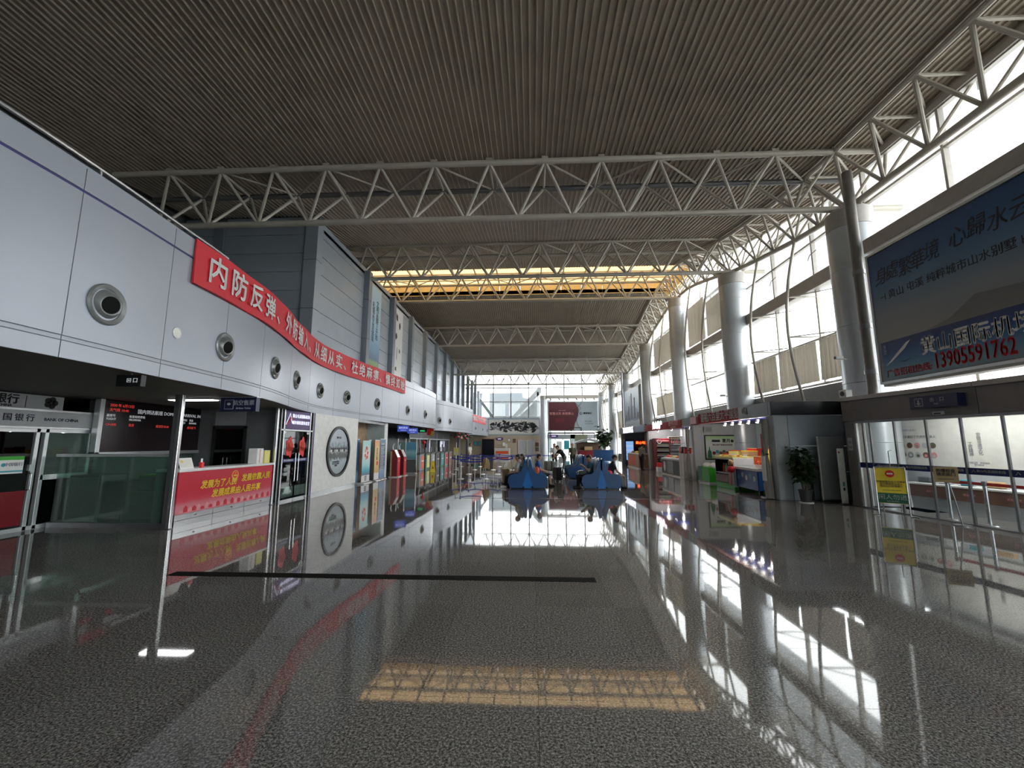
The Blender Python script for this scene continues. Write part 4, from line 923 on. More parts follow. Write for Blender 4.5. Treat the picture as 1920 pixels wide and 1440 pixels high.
txt('出　口', .1, 'grey_light', t, (2.72, -.264, 2.65)); txt('Exit', .06, 'grey_light', t, (2.7, -.264, 2.56)); MB().cyl((2.4, -.06, 2.62), (2.4, -.04, 2.62), .02).build('bracket', 'steel_dark', t)
t = thing('door_sensor', 'small grey motion sensor under the exit sign', 'sensor', VO, VA); bx('case', 'grey_light', t, (2.46, -.12, 2.33), (2.68, -.055, 2.40), .01); bx('lens', 'black', t, (2.5, -.125, 2.34), (2.64, -.12, 2.37))
t = thing('wall_notice', 'small white notice on the vestibule corner pillar', 'notice', VO, VA); bx('sheet', 'grey_light', t, (.06, -.006, 1.5), (.2, 0, 1.85)); disc('mark', 'grey_box', t, (.13, -.008, 1.73), .045, 'y', .004); bx('mark_bar', 'grey_box', t, (.08, -.009, 1.56), (.18, -.006, 1.62))
t = thing('loudspeaker', 'small white box loudspeaker on top of the vestibule corner', 'loudspeaker', (VO[0]+.02, VO[1]-.12, 2.97), VA); bx('case', 'white', t, (-.12, -.08, 0), (.12, .12, .22), .01); disc('cone', 'black', t, (0, -.082, .11), .07, 'y', .006)
# poster wall inside
t = thing('wall_poster', 'pale poster wall with rows of small round pictures inside the vestibule', 'poster', VO, VA)
bx('sheet', 'offwhite', t, (-.64, 1.87, 1.02), (4.6, 1.9, 2.45)); bx('sheet_edge', 'white', t, (-.64, 1.86, 2.42), (4.6, 1.9, 2.48))
txt('国家级非遗技艺代表性传承人', .085, 'grey_box', t, (.2, 1.865, 1.87)); txt('黄山市　非物质文化遗产', .07, 'grey_light', t, (-.1, 1.865, 2.06)); cols_ = ['grey_box', 'olive', 'grey_light', 'pinkish', 'brown', 'grey_light']
for r_ in range(2):
    for k in range(6):
        dd_ = disc('round_picture', cols_[(k*5+r_*2) % 6], t, (-.38+k*.205, 1.864, 1.64-.26*r_), .078, 'y', .006, 16); disc('picture_figure', cols_[(k*2+r_) % 6], dd_, (-.38+k*.205, 1.860, 1.62-.26*r_), .04, 'y', .004, 10)
txt('\n'.join('安徽非遗文化'), .1, 'grey_box', t, (1.72, 1.865, 1.68), line=.9); txt('\n'.join('工匠精神'), .1, 'grey_box', t, (1.52, 1.865, 1.55), line=.9); txt('大国工匠　传承经典\n匠心徽州', .05, 'grey_light', t, (1.65, 1.865, 1.2))
t = thing('display_shelf', 'long low display shelf with brown front inside the vestibule', 'shelf', VO, VA); bx('top', 'white', t, (.36, 1.3, .62), (4.9, 1.85, .67), .01); bx('front_band', 'brown', t, (.4, 1.31, .32), (4.85, 1.35, .62)); bx('base', 'grey_light', t, (.4, 1.35, 0), (4.85, 1.8, .32)); bx('side', 'white', t, (.36, 1.3, 0), (.4, 1.8, .62))
for k in range(4): txt('匠心 工艺', .06, 'pinkish', t, (.95+.85*k, 1.305, .47))
for k, (c, w, lab) in enumerate((('ext_grey', .32, 'grey open brochure lying on the display shelf'), ('white', .22, 'small white card stand on the display shelf'), ('teal', .2, 'teal packet on the display shelf'), ('cardboard', .35, 'brown carved piece on the display shelf'))):
    t = thing('shelf_item', lab, 'shelf item', (0, 0, 0)); t.location = VO; t.rotation_euler = (0, 0, VA); x = .5+k*.5; bx('body', c, t, (x, 1.45, .68), (x+w, 1.6, .82), .02); bx('base', 'grey_box', t, (x-.02, 1.43, .67), (x+w+.02, 1.62, .68))
for k, (s_, yy) in enumerate(((2.12, .4), (2.85, .4), (4.2, .45))):
    t = thing('stanchion', f'steel barrier post inside the glass doors, {["left", "middle", "right"][k]} one', 'stanchion', VO, VA, 'barrier posts in the vestibule')
    MB().lathe([(.17, 0), (.17, .02), (.05, .04)], (s_, yy, 0), 20, close=True).build('base', 'steel', t, smooth=True); MB().cyl((s_, yy, .03), (s_, yy, .85), .035).build('pole', 'steel', t, smooth=True); MB().cyl((s_, yy, .8), (s_, yy, .9), .045).build('cassette', 'steel_dark', t, smooth=True)
    if k < 2: bx('belt', 'red_bright', t, (s_+.04, yy-.004, .81), ((2.81 if k == 0 else 4.15), yy+.004, .87))
ldv = bpy.data.lights.new('vestibule_lamp', 'AREA'); ldv.shape = 'RECTANGLE'; ldv.size = 3.5; ldv.size_y = .5; ldv.energy = 8.0; ldv.color = (1, .98, .94)
lo_ = bpy.data.objects.new('vestibule_lamp', ldv); COL.objects.link(lo_); lo_.parent = vs; lo_.location = (2.8, 1.0, 2.66)
t = thing('ceiling_light', 'long white light panel in the vestibule ceiling', 'ceiling light', VO, VA); bx('housing', 'alu', t, (1.0, .72, 2.665), (4.6, 1.28, 2.68)); bx('diffuser', 'lamp_white', t, (1.05, .76, 2.662), (4.55, 1.24, 2.666))
# outer door of the vestibule
d = struct(bpy.data.objects.new('door_4', None), 'outer glass door of the vestibule with purple frame', 'door'); COL.objects.link(d); d.location = VO; d.rotation_euler = (0, 0, VA)
for x in (5.6, 6.5, 7.4, 8.3): bx('post', 'purple_sign', d, (x, 1.9, 0), (x+.08, 2.0, 2.7))
bx('pane', 'glass_clear', d, (5.7, 1.94, .05), (8.3, 1.96, 2.6)); bx('pane', 'glass_clear', d, (8.4, 1.94, .05), (12, 1.96, 2.6)); bx('mat', 'brown', d, (5.7, .4, 0), (7.2, 1.6, .01))
# A-frame sign and plate sign in front
t = thing('a_frame_sign', 'yellow and green folding warning sign with red no-entry disc', 'floor sign', (8.62, 10.75, 0), -.62)
fr_ = bpy.data.objects.new('front_board', None)
b_ = MB().add([(-.27, -.12, .28), (.27, -.12, .28), (.27, .0, 1.1), (-.27, .0, 1.1), (-.27, -.105, .28), (.27, -.105, .28), (.27, .015, 1.1), (-.27, .015, 1.1)], [(0, 1, 2, 3), (4, 5, 6, 7), (0, 1, 5, 4), (1, 2, 6, 5), (2, 3, 7, 6), (3, 0, 4, 7)]).build('board', 'yellow', t)
def tilt(z): return -.12+.12*(z-.28)/.82
MB().add([(-.265, tilt(.29)-.003, .29), (.265, tilt(.29)-.003, .29), (.265, tilt(.52)-.003, .52), (-.265, tilt(.52)-.003, .52)], [(0, 1, 2, 3)]).build('green_field', 'green_dark', b_)
Nn = Vector((0, -.82, -.0)).normalized(); up = Vector((0, .12, .82)).normalized(); nrm = Vector((1, 0, 0)).cross(up)
txt('闲人勿进', .13, 'grey_light', b_, (0, tilt(.42)-.006, .42), normal=tuple(nrm)); txt('NO ENTRY', .045, 'grey_light', b_, (0, tilt(.33)-.006, .33), normal=tuple(nrm)); txt('根据疫情防控工作要求\n出口通道禁止进入\n请从入口测温进入', .052, 'brown', b_, (0, tilt(.73)-.006, .73), normal=tuple(nrm))
dd = disc('no_entry_disc', 'red_bright', b_, (0, 0, 0), .085, 'y', .006, 24); dd.location = (0, tilt(.97)-.006, .97); dd.rotation_euler = (-.145, 0, 0); bb = bx('disc_bar', 'white', b_, (-.055, -.006, -.016), (.055, -.003, .016)); bb.location = (0, tilt(.97)-.008, .97); bb.rotation_euler = (-.145, 0, 0)
bx('text_rule', 'brown', b_, (-.17, tilt(.585)-.006, .58), (.17, tilt(.585)-.004, .59))
for x in (-.28, .28):
    MB().tube([(x, -.005, 1.12), (x, -.14, .1), (x, -.16, .015), (x*1.5, -.2, .012)], .014, 8).build('front_leg', 'steel', t, smooth=True)
MB().tube([(-.2, .01, 1.08), (-.16, .4, .02)], .012, 8).build('rear_leg', 'steel', t, smooth=True); MB().tube([(.2, .01, 1.08), (.16, .4, .02)], .012, 8).build('rear_leg', 'steel', t, smooth=True); MB().tube([(-.28, -.005, 1.12), (.28, -.005, 1.12)], .013, 8).build('top_bar', 'steel', t, smooth=True)
t = thing('plate_sign', 'small beige notice plate on a thin leaning pole by the glass doors', 'sign', (8.92, 9.46, 0), -.5)
disc('base', 'steel_dark', t, (0, 0, .01), .14, 'z', .02, 24); MB().tube([(0, 0, .02), (-.06, 0, .5), (-.14, 0, 1.0)], .013, 8).build('pole', 'steel_dark', t, smooth=True); b_ = bx('plate', 'khaki', t, (-.34, -.02, .88), (.04, -.008, 1.2), .003); txt('防爆检查\n请走此门', .075, 'ink', b_, (-.15, -.023, 1.08), bold=.02); bx('rule', 'ink', b_, (-.27, -.024, .94), (-.04, -.021, .95))

# ---------------- big blue billboard on the right
ramp_mat('print_board', [(0, (.26, .25, .24)), (.30, (.30, .30, .29)), (.5, (.25, .28, .31)), (.68, (.10, .20, .32)), (.85, (.035, .12, .27)), (1, (.02, .075, .20))], noise=.04, nscale=3)
t = thing('billboard', 'large dim blue property billboard with dark calligraphy and phone number', 'billboard', (9.42, 0, 0))
bx('face', 'print_board', t, (0, 3.4, 3.32), (.06, 11.6, 6.82)); bx('case', 'beam', t, (.06, 3.3, 3.2), (.35, 11.66, 6.94), .01)
for z in (3.26, 6.84): bx('edge', 'alu', t, (-.02, 3.3, z), (.06, 11.66, z+.06))
bx('edge', 'alu', t, (-.02, 11.6, 3.3), (.06, 11.66, 6.86)); bx('gantry_rail', 'beam', t, (.0, 3.3, 7.0), (.3, 11.7, 7.4), .01)
for k, ch in enumerate('身處繁華境'): rtxt(ch, .5, 'ink', t, 11.25-.36*k+(.02 if k % 2 else 0), 6.12+.04*math.sin(k*2), -.004, bold=-.004, shear=.2, sx=.82)
for k, ch in enumerate('心歸水云間'): rtxt(ch, .5, 'ink', t, 9.2-.40*k, 6.2+.04*math.sin(k*2), -.004, bold=-.004, shear=.2, sx=.82)
rtxt('⊣ 黄山 屯溪 纯粹城市山水别墅 ⊢', .25, 'ink', t, 9.6, 5.56, -.004, sx=.95)
hz = [(3.4, 5.0), (5.0, 5.15), (6.2, 5.0), (7.2, 5.1), (8.0, 4.75), (9.0, 4.85), (9.6, 4.5), (10.5, 4.3), (11.55, 4.05)]
ramp_mat('print_hill', [(0, (.26, .25, .24)), (.5, (.20, .20, .20)), (1, (.13, .14, .15))], noise=.1)
MB().prism([(3.45, 3.9)]+hz+[(11.55, 3.9)], 'x', -.003, 0).build('printed_hills', 'print_hill', t)
ramp_mat('print_strip', [(0, (.20, .27, .32)), (.2, (.12, .28, .36)), (.5, (.03, .15, .34)), (.8, (.012, .055, .20)), (1, (.012, .03, .13))], noise=.12, nscale=5)
b_ = bx('lower_print', 'print_strip', t, (-.008, 3.4, 3.34), (-.003, 11.5, 4.36)); rtxt('黄山国际机场云谷厅', .46, 'white', b_, 10.38, 3.98, -.012, bold=.03, align='LEFT', sx=.86, name='lettering'); rtxt('13905591762', .50, 'red', b_, 10.1, 3.58, -.012, bold=.03, align='LEFT', sx=.62); rtxt('广告招租热线:', .205, 'red', b_, 11.42, 3.5, -.012, bold=.02, align='LEFT')
MB().prism([(11.42, 3.72), (10.75, 4.22), (10.62, 4.26), (10.8, 4.08), (11.2, 3.82)], 'x', -.012, -.008).build('printed_sail', 'white', b_); MB().prism([(11.0, 3.78), (10.85, 3.74), (10.7, 3.8), (10.85, 3.77)], 'x', -.012, -.008).build('printed_bird', 'navy', b_)
rtxt('黄\n山\n云', .1, 'grey_light', b_, 11.38, 4.15, -.012, line=.8)
# second board farther along
ramp_mat('print_city', [(0, (.35, .40, .43)), (.12, (.30, .36, .40)), (.15, (.04, .11, .19)), (.45, (.08, .20, .32)), (.7, (.20, .36, .48)), (1, (.30, .46, .54))], noise=.1, nscale=5)
t = thing('billboard', 'smaller pale blue billboard with tower skyline past the shops', 'billboard', (9.25, 0, 0)); bx('face', 'print_city', t, (0, 36.6, 3.3), (.05, 42.3, 6.7)); bx('case', 'beam', t, (.05, 36.5, 3.2), (.3, 42.4, 6.8))
for k in range(9): y = 36.9+k*.57; h = [.5, .9, 1.9, 1.2, 2.4, 2.2, 1.3, .8, .5][k]; bx('printed_tower', 'navy' if k % 2 else 'ext_grey', t, (-.004, y, 3.9), (0, y+.4, 3.9+h))
MB().cyl((-.1, 42.7, 0), (-.1, 42.7, 8.8), .1).build('support_pole', 'steel_dark', t, smooth=True)

# ---------------- row of shops
SX = 7.5
rs = struct(bpy.data.objects.new('wall_shops', None), 'low roof, rear wall and end wall of the shop row', 'wall'); COL.objects.link(rs)
bx('roof', 'navy_dark', rs, (SX+.05, 13.4, 2.62), (10.3, 36.2, 2.9)); bx('rear_wall', 'wall_light', rs, (10.25, 13.4, 0), (10.35, 36.2, 2.62)); bx('shop_ceiling', 'blue_band', rs, (SX+.1, 13.5, 2.58), (10.25, 36.1, 2.62))
for z0, z1 in ((0, .85), (.85, 1.62), (1.62, 2.55)): bx('end_panel', 'panel_grey', rs, (7.85, 13.3, z0+.005), (10.3, 13.42, z1-.005), .006)
bx('corner_post', 'grey_light', rs, (7.42, 13.3, 0), (7.84, 13.7, 2.56), .02)
for y, w_ in ((20.0, .28), (27.7, .3), (36.0, .2)): bx('pier', 'grey_light', rs, (SX, y, 0), (SX+.35, y+w_, 2.56), .015); bx('party_wall', 'grey_light', rs, (SX+.35, y+.1, 0), (10.3, y+.2, 2.6))
# fascia signs
t = thing('shop_fascia', 'near black fascia box at the near end of the shop row', 'fascia', (0, 0, 0)); bx('end_face', 'navy_dark', t, (7.34, 13.25, 2.56), (10.35, 13.4, 2.98), .008); bx('side_face', 'navy_dark', t, (7.34, 13.4, 2.56), (7.5, 15.3, 2.98), .008); bx('trim', 'grey_light', t, (7.33, 13.3, 2.53), (7.5, 15.3, 2.56)); rtxt('山', .3, 'white', t, 14.9, 2.78, 7.33, bold=.03)
MB().tube([(7.33, 14.78, 2.7), (7.33, 14.72, 2.9), (7.33, 14.66, 2.68)], .012, 6).build('logo', 'white', t)
t = thing('shop_fascia', 'dark red tea shop fascia with pale characters', 'fascia', (0, 0, 0)); bx('board', 'fascia_red', t, (7.36, 15.3, 2.54), (7.5, 19.0, 2.96), .008); rtxt('谢裕六百里太平猴魁', .4, 'offwhite', t, 17.0, 2.75, 7.352, bold=.02, sx=.95); bx('trim', 'pinkish', t, (7.35, 15.3, 2.52), (7.5, 19.0, 2.54))
t = thing('sign_plate', 'pinkish raised plate on the shop fascia', 'sign', (0, 0, 0)); bx('plate', 'pinkish', t, (7.28, 19.05, 2.56), (7.42, 19.75, 2.86), .01); bx('back', 'red_deep', t, (7.42, 19.0, 2.52), (7.5, 20.0, 2.92))
t = thing('shop_fascia', 'grey fascia section between the two red signs', 'fascia', (0, 0, 0)); bx('board', 'wall_dark', t, (7.4, 20.0, 2.52), (7.5, 21.2, 2.9)); bx('trim', 'grey_light', t, (7.39, 20.0, 2.5), (7.5, 21.2, 2.52))
t = thing('shop_fascia', 'red fascia with glowing white characters over the middle shop', 'fascia', (0, 0, 0)); bx('board', 'fascia_red', t, (7.38, 21.2, 2.46), (7.5, 28.0, 2.86), .008); rtxt('黄山特产', .5, 'sign_glow', t, 25.2, 2.72, 7.36, bold=.03, name='glowing_lettering'); rtxt('徽州名品店', .3, 'pinkish', t, 22.4, 2.72, 7.37); bx('plate', 'cardboard', t, (7.36, 22.0, 2.5), (7.38, 22.8, 2.56))
t = thing('shop_fascia', 'dark blue fascia with glowing letters over the far shop', 'fascia', (0, 0, 0)); bx('board', 'navy', t, (7.4, 28.0, 2.45), (7.5, 36.2, 2.95), .008); bx('blue_panel', 'blue_seat', t, (7.39, 28.2, 2.5), (7.4, 30.6, 2.9)); rtxt('TANGMOGS', .62, 'sign_glow', t, 33.0, 2.68, 7.385, bold=.02, name='glowing_lettering')
# shop spot lamps
for k in range(9):
    y = 14.4+k*.62 if k < 6 else 21.5+(k-6)*2.6
    t = thing('spot_lamp', f'small white spot lamp under the shop fascia, {["nearest", "second", "third", "fourth", "fifth", "sixth", "seventh", "eighth", "farthest"][k]} from the camera', 'spot lamp', (7.85, y, 2.58), group='spot lamps of the shops')
    MB().cyl((0, 0, 0), (0, 0, -.05), .02).build('stem', 'black', t); MB().cyl((0, 0, -.05), (-.03, 0, -.17), .055, n=14).build('can', 'white', t, smooth=True); MB().cyl((-.03, 0, -.171), (-.032, 0, -.178), .048, n=14).build('lens', 'lamp_white', t)
    ld = bpy.data.lights.new('spot_lamp_light', 'POINT'); ld.energy = 2.0 if k < 6 else 5.0; ld.shadow_soft_size = .04; ld.color = (1, .93, .84); lo_ = bpy.data.objects.new('spot_lamp_light', ld); COL.objects.link(lo_); lo_.parent = t; lo_.location = (.1 if k < 6 else .4, 0, -.24)
def goods(name, lab, cat, loc, items, rz=0, grp=None):
    t = thing(name, lab, cat, loc, rz, grp)
    for nm, m, a, b, bv in items: bx(nm, m, t, a, b, bv)
    return t
# nearest shop ---------------------------------------------------------
t = thing('ice_cream_freezer', 'blue ice cream chest freezer with curved glass lids', 'freezer', (7.85, 15.15, 0), -.06)
bx('body', 'blue_band', t, (-.45, -.85, .14), (.45, .85, .78), .02); bx('front_print', 'blue_seat', t, (-.456, -.83, .16), (-.45, .83, .76)); bx('end_print', 'blue_seat_light', t, (-.43, -.856, .16), (.43, -.85, .76)); bx('label_plate', 'grey_light', t, (-.3, -.862, .2), (.2, -.856, .42))
MB().prism([(-.47, .78), (.47, .78), (.47, .86), (.2, .9), (0, .86), (-.2, .9), (-.47, .86)], 'y', -.87, .87).build('rim', 'white_gloss', t)
MB().prism([(-.42, .87), (-.2, .91), (0, .87), (.2, .91), (.42, .87), (.42, .88), (.2, .92), (0, .88), (-.2, .92), (-.42, .88)], 'y', -.8, .8).build('glass_lid', 'glass_case', t)
for x in (-.38, .38):
    for y in (-.78, .78): MB().cyl((x, y, 0), (x, y, .14), .035).build('caster', 'black', t)
for k in range(5): disc('printed_cone', ['grey_light', 'teal', 'white', 'grey_light', 'teal'][k], t, (-.458, -.6+.3*k, .52+.08*(k % 2)), .09, 'x', .004, 12)
disc('printed_swirl', 'white', t, (.1, -.858, .55), .1, 'y', .004, 14)
t = thing('drinks_rack', 'green and white wheeled snack rack with toys and packets', 'rack', (7.6, 16.85, 0))
bx('base', 'green', t, (-.2, -.75, 0), (.55, .75, .2), .01); bx('end_panel', 'white', t, (-.2, -.78, .1), (.55, -.74, 1.15), .008); bx('back_panel', 'grey_light', t, (.5, -.75, .1), (.55, .75, 1.1)); bx('end_panel', 'black', t, (-.2, .74, .1), (.55, .78, 1.1))
for z in (.55, 1.08): bx('shelf', 'grey_light', t, (-.2, -.75, z), (.55, .75, z+.03))
bx('tray', 'yellow_pale', t, (-.22, -.76, 1.11), (.56, .76, 1.2), .01); bx('bin_front', 'brown', t, (-.21, -.74, .22), (-.19, .74, .5))
for k in range(8): bx('packet', ['cardboard', 'pinkish', 'red_deep', 'offwhite'][k % 4], t, (-.18, -.7+k*.18, .24), (.1, -.56+k*.18, .5), .008)
for k in range(6):
    tt = thing('snack_packet', f'yellow and orange snack packet on the rack top, {ORDN[k]} from the near end', 'packet', (7.62, 16.2+.24*k, 1.2), .2*k, 'packets on the rack top'); bx('packet', ['yellow', 'cardboard', 'yellow_pale'][k % 3], tt, (-.16, -.09, 0), (.16, .09, .05), .012); bx('band', 'orange_red', tt, (-.05, -.091, 0), (.05, .091, .052))
for k in range(6):
    tt = thing('drink_bottle', f'{["dark", "red", "brown", "green", "white", "amber"][k]} drink bottle on the snack rack shelf', 'bottle', (7.6, 16.3+.2*k, .58), 0, 'bottles on the snack rack'); MB().lathe([(.04, 0), (.045, .03), (.045, .22), (.02, .3)], n=12, close=True).build('bottle', ['black', 'red_bright', 'brown', 'green', 'offwhite', 'orange_red'][k], tt, smooth=True); MB().lathe([(.022, .3), (.022, .34)], n=10, close=True).build('cap', 'white', tt, smooth=True)
for k in range(7):
    tt = thing('fruit', f'{["orange", "yellow", "orange", "red", "yellow", "orange", "red"][k]} fruit on the near end of the fruit table, {ORDN[k]} one', 'fruit', (8.45+.16*(k % 4), 16.33-.0*(k//4), .9 if k < 4 else .9), 0, 'fruit on the fruit table') if k < 4 else None
    if tt is None: continue
    MB().sphere((0, 0, .075), .075).build('skin', ['orange_red', 'yellow', 'orange_red', 'red_bright'][k], tt, smooth=True); MB().cyl((0, 0, .145), (0, 0, .165), .008).build('stem', 'brown', tt)
t = thing('plush_toy', 'brown and red plush toy hanging on the rack end', 'toy', (7.3, 16.07, .2)); MB().sphere((0, 0, .55), .13).build('body', 'red', t, smooth=True); MB().sphere((0, -.02, .8), .1).build('head', 'cardboard', t, smooth=True); MB().cyl((-.04, 0, 0), (-.04, 0, .45), .05).build('leg', 'pinkish', t, smooth=True); MB().cyl((.06, 0, 0), (.06, 0, .45), .05).build('leg', 'offwhite', t, smooth=True)
t = thing('fruit_table', 'island table heaped with boxed fruit in the nearest shop', 'table', (8.95, 17.5, 0)); bx('top', 'white', t, (-.7, -1.3, .85), (.7, 1.3, .9), .01); bx('skirt', 'green', t, (-.68, -1.28, .1), (.68, 1.28, .85)); bx('base', 'grey_box', t, (-.6, -1.2, 0), (.6, 1.2, .1))
cs = ['orange_red', 'yellow', 'cardboard', 'orange_red', 'yellow', 'red_bright', 'yellow_pale', 'cardboard']
for k in range(8):
    x, y = 8.55+.5*(k % 2), 16.6+.55*(k//2); h = .28+.1*((k*3) % 4)
    tt = thing('gift_box', f'{["orange", "yellow", "brown", "orange striped", "tall yellow", "red", "pale yellow", "small brown"][k]} gift box on the fruit table', 'box', (x, y, .9), .1*k, 'gift boxes on the fruit table'); bx('body', cs[k], tt, (-.2, -.21, 0), (.2, .21, h), .01); bx('label', 'offwhite', tt, (-.203, -.12, h*.3), (-.2, .12, h*.75)); bx('lid', cs[(k+2) % 8], tt, (-.205, -.215, h), (.205, .215, h+.03))
t = thing('green_bin', 'bright green display bin with pale packets at the shop entrance', 'bin', (7.95, 19.1, 0)); bx('side', 'green', t, (-.45, -.6, .06), (.4, .6, .68), .01); bx('plinth', 'grey_light', t, (-.47, -.62, 0), (.42, .62, .06)); bx('dark_end', 'green_dark', t, (-.455, .2, .06), (-.45, .6, .68)); 
for k in range(5): MB().sphere((-.2+.1*(k % 3), -.45+.22*k, .7), .2, .18, .16).build('packet_heap', 'offwhite', t, smooth=True)
t = thing('snack_jar', 'orange lidded jar behind the green bin', 'jar', (8.65, 19.45, .9)); MB().lathe([(.11, 0), (.13, .04), (.13, .22), (.09, .27)], n=16, close=True).build('jar', 'yellow', t, smooth=True); MB().lathe([(.1, .27), (.12, .28), (.12, .36), (.06, .38)], n=16, close=True).build('lid', 'orange_red', t, smooth=True)
t = thing('low_shelf', 'dark low shelf behind the green bin', 'shelf', (8.75, 19.4, 0)); bx('top', 'black', t, (-.3, -.35, .86), (.3, .35, .9)); bx('side', 'wall_dark', t, (-.28, -.33, 0), (-.24, .33, .86)); bx('side', 'wall_dark', t, (.24, -.33, 0), (.28, .33, .86))
t = thing('cash_desk', 'green and white cash desk behind the freezer', 'desk', (9.0, 15.3, 0)); bx('body', 'offwhite', t, (-.35, -.6, 0), (.35, .6, .95), .01); bx('green_band', 'green', t, (-.36, -.61, .7), (-.35, .61, .85)); bx('top', 'white', t, (-.38, -.63, .95), (.38, .63, 1.0), .01)
t = thing('folded_box', 'mint green flat box on the cash desk', 'box', (8.95, 15.3, 1.0)); bx('body', 'teal', t, (-.25, -.3, 0), (.25, .3, .12), .01); bx('lid', 'leaf_light', t, (-.26, -.31, .12), (.26, .31, .15))
t = thing('bakery_case', 'lit glass bakery case at the near end of the shop', 'display case', (8.95, 14.1, 0)); bx('frame', 'black', t, (-.35, -.42, .0), (.35, .42, .75), .01); bx('glass', 'glass_case', t, (-.35, -.42, .75), (.35, .42, 1.25)); bx('top', 'white', t, (-.36, -.43, 1.25), (.36, .43, 1.3)); bx('shelf', 'wood_light', t, (-.32, -.4, .98), (.32, .4, 1.0))
for k in range(4): bx('bread', 'cardboard', t, (-.25, -.35+.18*k, 1.0), (.2, -.22+.18*k, 1.1), .03)
t = thing('wall_poster', 'green and white bottle poster with dark frame in the nearest shop', 'poster', (0, 20.08, 0)); ramp_mat('print_green', [(0, (.30, .42, .22)), (.3, (.60, .64, .58)), (.7, (.62, .66, .60)), (.9, (.45, .62, .36)), (1, (.35, .55, .25))], noise=.05)
bx('frame', 'black', t, (8.0, -.03, .95), (9.5, .02, 2.08)); bx('print', 'print_green', t, (8.05, -.036, 1.0), (9.45, -.03, 2.03)); txt('夏月', .19, 'ink', t, (8.98, -.04, 1.8), bold=.03); disc('black_dot', 'ink', t, (9.25, -.038, 1.8), .07, 'y', .004); txt('黄山特产直营店欢迎您', .09, 'red_deep', t, (8.8, -.04, 1.62), bold=.02); bx('black_pill', 'ink', t, (8.33, -.04, 1.75), (8.7, -.036, 1.86)); MB().prism([(8.1, 1.02), (8.3, 1.02), (8.28, 1.3), (8.22, 1.42), (8.22, 1.52), (8.18, 1.52), (8.18, 1.42), (8.12, 1.3)], 'y', -.042, -.036).build('printed_bottle', 'green_dark', t)
for k in range(7): disc('printed_fruit', ['red_deep', 'teal', 'brown', 'olive'][k % 4], t, (8.4+.15*k, -.038, 1.25+.06*(k % 2)), .08, 'y', .004, 12)
t = thing('wall_certificate', 'framed certificate on the shop rear wall near the cash desk', 'certificate', (10.2, 0, 0)); bx('frame', 'black', t, (0, 18.6, 1.35), (.03, 19.1, 1.85)); bx('paper', 'white', t, (-.004, 18.65, 1.4), (0, 19.05, 1.8))
t = thing('wall_sticker', 'small yellow sticker notice on the shop rear wall', 'notice', (10.2, 0, 0)); bx('sheet', 'yellow_pale', t, (0, 17.7, 1.35), (.02, 18.2, 1.55)); MB().prism([(17.8, 1.56), (18.1, 1.56), (17.95, 1.68)], 'x', 0, .02).build('mark', 'ink', t)
t = thing('air_conditioner', 'grey louvred air unit high on the shop wall above the poster', 'air unit', (0, 19.95, 0)); bx('case', 'grey_light', t, (7.98, 0, 2.2), (8.4, .13, 2.46), .01); bx('grille', 'grey_box', t, (8.02, -.005, 2.23), (8.33, 0, 2.43))
t = thing('hanging_plaque', 'dark green hanging plaque in the nearest shop', 'sign', (8.9, 15.3, 2.05)); bx('board', 'green_dark', t, (-.02, -.25, 0), (.02, .25, .3)); MB().cyl((0, 0, .3), (0, 0, .53), .01).build('hanger', 'black', t)
t = thing('hanging_sign', 'red price sign hanging at the near end of the shop', 'sign', (7.75, 14.05, 2.05)); bx('board', 'pinkish', t, (-.02, -.22, .08), (.02, .26, .4), .004); bx('backing', 'red_bright', t, (-.015, -.3, .08), (.015, -.22, .42)); MB().cyl((0, 0, .4), (0, 0, .54), .01).build('hanger', 'black', t); MB().cyl((0, .1, -.9), (0, .1, .08), .012).build('rod', 'alu', t); bx('cross_bar', 'alu', t, (-.03, 0, -.5), (.03, .25, -.47))
t = thing('vertical_banner', 'tall narrow red vertical banner at the shop corner', 'banner', (7.42, 13.95, 0)); bx('sheet', 'red', t, (-.01, -.14, .12), (.01, .14, 2.0)); bx('base', 'steel_dark', t, (-.14, -.16, 0), (.14, .16, .03)); MB().cyl((.02, 0, .03), (.02, 0, 2.02), .012).build('pole', 'steel', t)
def drape(name, x, y, z0, z1, w, label, m='fabric_grey', tie=.45):
    t = thing(name, label, 'curtain', (x, y, 0), group='tied shop curtains'); vs_ = []; fs_ = []; n, r_ = 22, 14
    for j in range(r_+1):
        z = z1+(z0-z1)*j/r_; f = j/r_; ww = w*(1-.55*math.exp(-((f-tie)/.13)**2))*(.8+.35*f)
        for i in range(n): a = 2*PI*i/n; q = 1+.18*math.sin(5*a+2*f); vs_.append((.5*ww*math.cos(a)*q, ww*math.sin(a)*q*.8+.04*math.sin(3*f), z))
    for j in range(r_):
        for i in range(n): fs_.append((j*n+i, j*n+(i+1) % n, (j+1)*n+(i+1) % n, (j+1)*n+i))
    fs_ += [tuple(range(n)), tuple(reversed(range(r_*n, (r_+1)*n)))]
    MB().add(vs_, fs_).build('fabric', m, t, smooth=True); zt_ = z1+(z0-z1)*tie
    MB().lathe([(.5*w*.5, -.02), (.5*w*.56, 0), (.5*w*.5, .02)], (0, 0, zt_), 16).build('tie', 'black', t, smooth=True); return t
t = drape('shop_curtain', 7.32, 13.62, .03, 2.45, .17, 'tied grey curtain with green print at the near shop corner'); bx('print', 'offwhite', t, (-.15, -.08, .55), (-.1, .08, 1.3)); 
MB().prism([(-.06, 1.32), (.06, 1.32), (0, 1.5)], 'x', -.15, -.1).build('printed_tree', 'green_dark', t)
drape('shop_curtain', 7.42, 20.55, .03, 2.45, .16, 'tied grey curtain at the pier of the middle shop')
